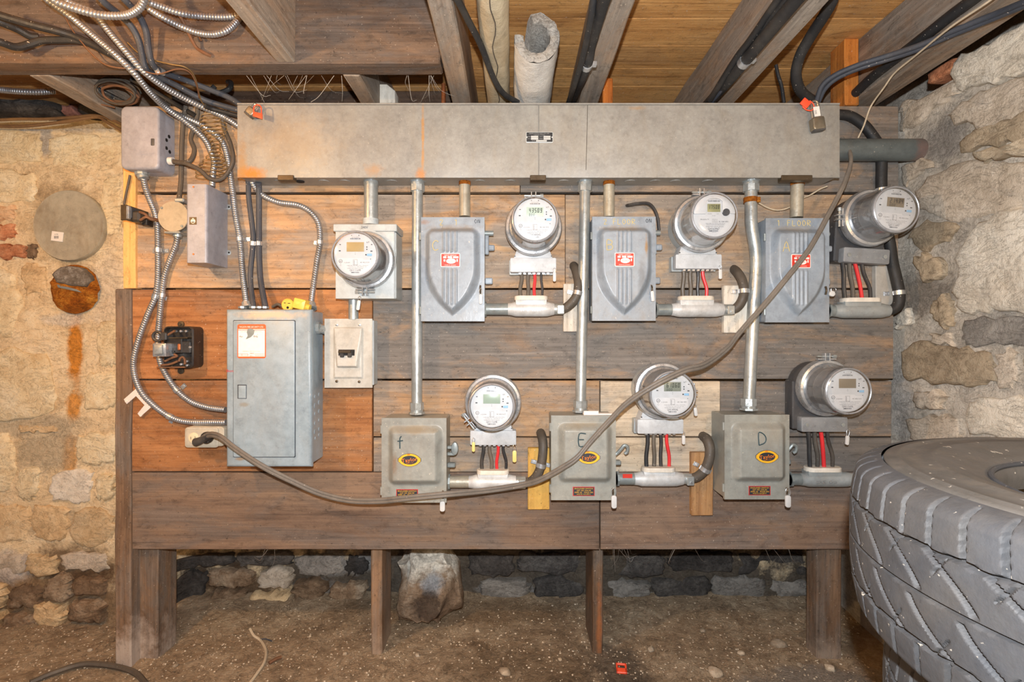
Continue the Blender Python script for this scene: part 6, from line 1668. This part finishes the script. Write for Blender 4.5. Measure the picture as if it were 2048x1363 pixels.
part('metal_sliver', MB().prism([(cR.x - .044, cR.z + .016), (cR.x - .04, cR.z + .004), (cR.x + .045, cR.z - .014), (cR.x + .035, cR.z - .004)], 1.862, 1.875, .002), M['galv_grey'], t)

# ------------------------------------------------------------------ boulder under the board
m = MB(); bm = bmesh.new(); bmesh.ops.create_icosphere(bm, subdivisions=4, radius=1.0)
cB = Vector((X_(857, 1.93), 1.95, .13))
for v in bm.verts:
    p = v.co.copy()
    p = Vector((math.copysign(abs(p.x) ** .75, p.x), math.copysign(abs(p.y) ** .75, p.y), math.copysign(abs(p.z) ** .7, p.z)))
    n3 = mn.noise_vector(v.co * 1.6) * .30 + mn.noise_vector(v.co * 4.2) * .12 + mn.noise_vector(v.co * 11) * .04
    m.v.append((cB.x + (p.x + n3.x) * (.118 - .02 * p.z), cB.y + (p.y + n3.y) * .13, cB.z + (p.z + n3.z) * .14))
bm.verts.index_update(); m.f = [tuple(v.index for v in f.verts) for f in bm.faces]; bm.free()
M['boulder'] = masonry('boulder', ((90, 72, 58), (146, 124, 102), (186, 170, 150)), rnd=False, blobs=((tuple(cB + Vector((0, -.08, .12))), (.2, .3, .09), (248, 242, 228), .95), (tuple(cB + Vector((.03, -.1, .04))), (.05, .3, .05), (170, 180, 190), .7), (tuple(cB + Vector((.02, -.1, -.05))), (.07, .3, .07), (66, 56, 50), .8)))
solo('boulder', m, M['boulder'], 'white-topped boulder under the board beside the second post', 'boulder', sm=60)

# ------------------------------------------------------------------ tyres
TR, TW = .36, .220
TC = (.795, .553)
def groove(th, v):
    """0 on a tread block, 1 in a groove; v runs -1..1 across the tread"""
    g = 0.0
    def line(d, w): return 1 - smooth(w * .12, w, abs(d))
    n = 46
    u = th / (2 * math.pi) * n
    saw = abs((u % 1) - .5) * 2
    for vc, w, z in ((.56, .035, .03), (-.56, .035, .03), (.02, .022, .012)):
        g = max(g, line(v - vc - z * (saw - .5), w))
    av = abs(v)
    if av > .58:
        ph = (u * 1.3 + av * .35 + (0 if v > 0 else .4)) % 1
        g = max(g, line((ph - .5), .10) * smooth(.58, .62, av))
    elif av > .05:
        s = 1 if v > 0 else -1
        ph = (u * .8 + s * (av ** 1.5) * 2.3 + (0 if s > 0 else .3)) % 1
        g = max(g, line((ph - .5), .085) * smooth(.04, .09, av))
        ph2 = (u * .8 - s * av * 1.1 + .1) % 1
        g = max(g, .6 * line((ph2 - .5), .03) * smooth(.30, .34, av))
    return g
def tread_mesh():
    m = MB(); n, k = 1500, 110
    for i in range(n):
        th = 2 * math.pi * i / n; c, s = math.cos(th), math.sin(th)
        for j in range(k + 1):
            v = -1.28 + 2.56 * j / k; av = abs(v)
            if av <= .9: z = v * .094; r_ = TR - .007 * (av / .9) ** 3
            else:
                f = (av - .9) / .38; z = math.copysign(.0846 + .022 * math.sin(f * 1.35), v); r_ = TR - .007 - .034 * (1 - math.cos(f * 1.5))
            fade = 1 - smooth(1.12, 1.26, av)
            r_ -= .0095 * groove(th, v) * fade
            m.v.append((r_ * c, r_ * s, z))
    for i in range(n):
        a, b = i * (k + 1), ((i + 1) % n) * (k + 1)
        for j in range(k): m.f.append((a + j, b + j, b + j + 1, a + j + 1))
    return m
def side_mesh():
    m = MB()
    p = [(.319, .104), (.318, .1058), (.312, .1085), (.306, .1082), (.304, .1098), (.300, .1098), (.298, .1082), (.285, .1095), (.270, .1095), (.266, .1108), (.262, .1108), (.258, .1092), (.245, .107), (.232, .103), (.222, .098), (.214, .097), (.210, .093), (.204, .090), (.199, .084), (.197, .070), (.200, .055), (.215, .05), (.30, .06)]
    q = p + [(.332, .05), (.338, .0)]
    m.lathe(q + [(r_, -z) for r_, z in q[-2::-1]], (0, 0, 0), 'Z', 160)
    return m
def bead_mesh():
    m = MB()
    for s in (1, -1):
        m.tube([Vector((.203 * math.cos(a), .203 * math.sin(a), s * .091)) for a in [2 * math.pi * i / 60 for i in range(61)]], .0035, 8, n=2)
    return m
for k, (zc, dx, dy, rot, lab, tilt) in enumerate(((CZ - .1600 - .1108, 0, 0, 0, 'dusty worn truck tyre lying on top of the stack at lower right', 0.0),
                                        (CZ - .3818 - .1108, .035, -.02, 37, 'worn truck tyre second from the top, in the shade of the upper one', 0.0),
                                        (CZ - .6036 - .1108, .01, .0, 80, 'worn truck tyre third in the stack, below the frame edge', 0.0),
                                        (CZ - .8254 - .1108, .02, -.01, 120, 'worn truck tyre at the foot of the stack on the dirt floor', 0.0))):
    t = thing('tyre', lab, 'tyre', (TC[0] + dx, TC[1] + dy, zc), 'stack of truck tyres', local=True)
    t.rotation_euler = (0, 0, R(rot))
    part('tread', tread_mesh, M['rubber'], t, key='ty_tread', sm=50, recalc=False)
    part('sidewall', side_mesh, M['rubber_side'], t, key='ty_side', sm=50, kind=None)
    part('bead', bead_mesh, M['rubber'], t, key='ty_bead')

# ------------------------------------------------------------------ odds and ends on the dirt floor
def FP(px, py, h=.0):
    Y = CZ * F / (py - 681.5); x = X_(px, Y)
    return Vector((x, Y, floor_z(x, Y) + h))
tw([FP(500, 1262, .012), FP(508, 1270, .004), FP(522, 1278, .004), FP(532, 1300, .004), FP(528, 1325, .004), FP(512, 1350, .004), FP(500, 1368, .004)], .0045, 'wire_tan', 'bit of tan wire curling on the dirt floor under the board', 'wire', 'wire_scrap')
tw([FP(60, 1372, .006), FP(110, 1352, .012), FP(170, 1338, .016), FP(230, 1338, .014), FP(270, 1350, .008), FP(292, 1372, .006)], .0085, 'cable_brown', 'tan cable arching over the dirt floor at the lower left corner', 'cable', 'cable_scrap')
tw([FP(520, 1276, .006), FP(532, 1276, .008), FP(544, 1280, .004)], .0020, 'cable_slate', 'dark stub of wire by the curled tan wire', 'wire', 'wire_scrap')
p0, p1 = FP(538, 1325, .006), FP(562, 1313, .006)
solo('twig', MB().tube([p0, p0.lerp(p1, .5) + Vector((0, 0, .002)), p1], .0055, 7), M['wire_rust'], 'reddish twig on the dirt floor beside the curled wire', 'twig')
solo('straw', MB().tube([FP(1667, 1262, .012), FP(1676, 1290, .008), FP(1683, 1312, .004)], .0032, 6), M['wire_tan'], 'pale straw on the floor by the right post', 'straw')
c = FP(1243, 1338, .006)
m = MB(); o = rr(-.0165, .0165, -.020, .020, .003); i_ = [(-.0115, .0), (.0105, .0), (.0105, .0145), (-.0115, .0145)]
m.box(-.0165, -.0115, -.003, .003, -.02, .02, .001); m.box(.0105, .0165, -.003, .003, -.02, .02, .001); m.box(-.0165, .0165, -.003, .003, .0145, .02, .001); m.box(-.0165, .0165, -.003, .003, -.02, -.0005, .001)
m.xf(Matrix.Translation(c) @ Matrix.Rotation(R(-8), 4, 'Z') @ Matrix.Rotation(R(-82), 4, 'X'))
solo('red_seal', m, M['red_plastic'], 'broken red plastic seal lying on the dirt floor', 'seal')
rp = random.Random(11)
def pebble_geo(m, c, r, sd, sub):
    bm = bmesh.new(); bmesh.ops.create_icosphere(bm, subdivisions=sub, radius=1.0)
    sx, sy, sz = r * rp.uniform(.7, 1.3), r * rp.uniform(.7, 1.2), r * rp.uniform(.45, .75); an = rp.uniform(0, 3.14); ca, sa = math.cos(an), math.sin(an)
    V = []
    for v in bm.verts:
        q = v.co + mn.noise_vector(v.co * 1.3 + Vector((sd, 0, 0))) * .35
        x, y = q.x * sx, q.y * sy
        V.append((c.x + x * ca - y * sa, c.y + x * sa + y * ca, c.z + q.z * sz))
    bm.verts.index_update()
    m.add(V, [tuple(v.index for v in f.verts) for f in bm.faces]); bm.free()
spots = [(350, 1330, .009, 'small pale pebble on the dirt floor in front of the double left post'), (690, 1310, .009, 'pale pebble on the dirt floor just left of the second post'),
         (835, 1310, .010, 'pale pebble on the dirt floor just right of the second post'), (1010, 1345, .016, 'pale pebble at the frame\'s bottom edge left of the red seal'),
         (1120, 1320, .009, 'small pebble in front of the slim middle post'), (1302, 1300, .014, 'pebble behind and right of the red plastic seal'),
         (1405, 1262, .010, 'pebble farthest back among those right of the middle post'), (1430, 1345, .018, 'big pebble at the bottom edge well right of the red seal'),
         (1482, 1308, .014, 'grey pebble left of the long flat one near the right post'), (1556, 1290, .022, 'largest flat pebble left of the right post'),
         (1600, 1330, .012, 'pebble in front of the largest flat one near the right post'), (1660, 1338, .016, 'pebble at the foot of the straw by the tyres'),
         (955, 1262, .008, 'small pebble well back between second and middle posts'), (620, 1270, .007, 'small pebble right of the curled tan wire'), (180, 1300, .009, 'pebble left of the left post\'s foot')]
for px, py, r_, lb in spots:
    c = FP(px, py, r_ * .25); m = MB(); pebble_geo(m, c, r_, rp.uniform(0, 40), 2)
    solo('pebble', m, M['pebble'], lb, 'pebble', 'pebbles on the dirt floor', sm=70)
m = MB()
for k in range(2600):
    px = rp.uniform(-40, 1750); py = rp.uniform(1195, 1380) if k % 3 else rp.uniform(1235, 1340)
    c = FP(px, py)
    if c.y > wall_y(c.x) - .02: continue
    r_ = rp.choice((.0014, .0018, .0022, .0028, .0040))
    pebble_geo(m, c + Vector((0, 0, r_ * .2)), r_, k * .37, 1)
solo('grit', m, M['pebble'], 'fine pale grit scattered over the dirt floor', 'gravel', kind='stuff', sm=80)

# ------------------------------------------------------------------ cobwebs
rw = random.Random(5)
def web(spans, label, r=.0005):
    m = MB()
    for a, b, sag in spans:
        mid = a.lerp(b, rw.uniform(.35, .65)) + Vector((rw.uniform(-.01, .01), rw.uniform(-.01, .01), -sag))
        m.tube([a, mid, b], r * rw.uniform(.5, 1.3), 4, n=5)
    return solo('cobweb', m, M['web'], label, 'cobweb', kind='stuff')
S = []
for k in range(26):
    px = rw.choice((rw.uniform(490, 580), rw.uniform(590, 690), rw.uniform(780, 880)))
    S.append((W(px, 151, 1.515), W(px + rw.uniform(-50, 50), rw.uniform(170, 206), rw.uniform(1.55, 1.72)), rw.uniform(0, .03)))
web(S, 'dusty cobwebs strung in the dark gap between header beam and trough')
S = []
for k in range(18):
    px = rw.choice((rw.uniform(500, 560), rw.uniform(1340, 1400), rw.uniform(1520, 1600), rw.uniform(1225, 1260)))
    S.append((W(px, 1098, 1.65), W(px + rw.uniform(-25, 30), rw.uniform(1105, 1145), rw.uniform(1.68, 1.9)), rw.uniform(.0, .03)))
web(S, 'dusty cobwebs hanging below the bottom plank')
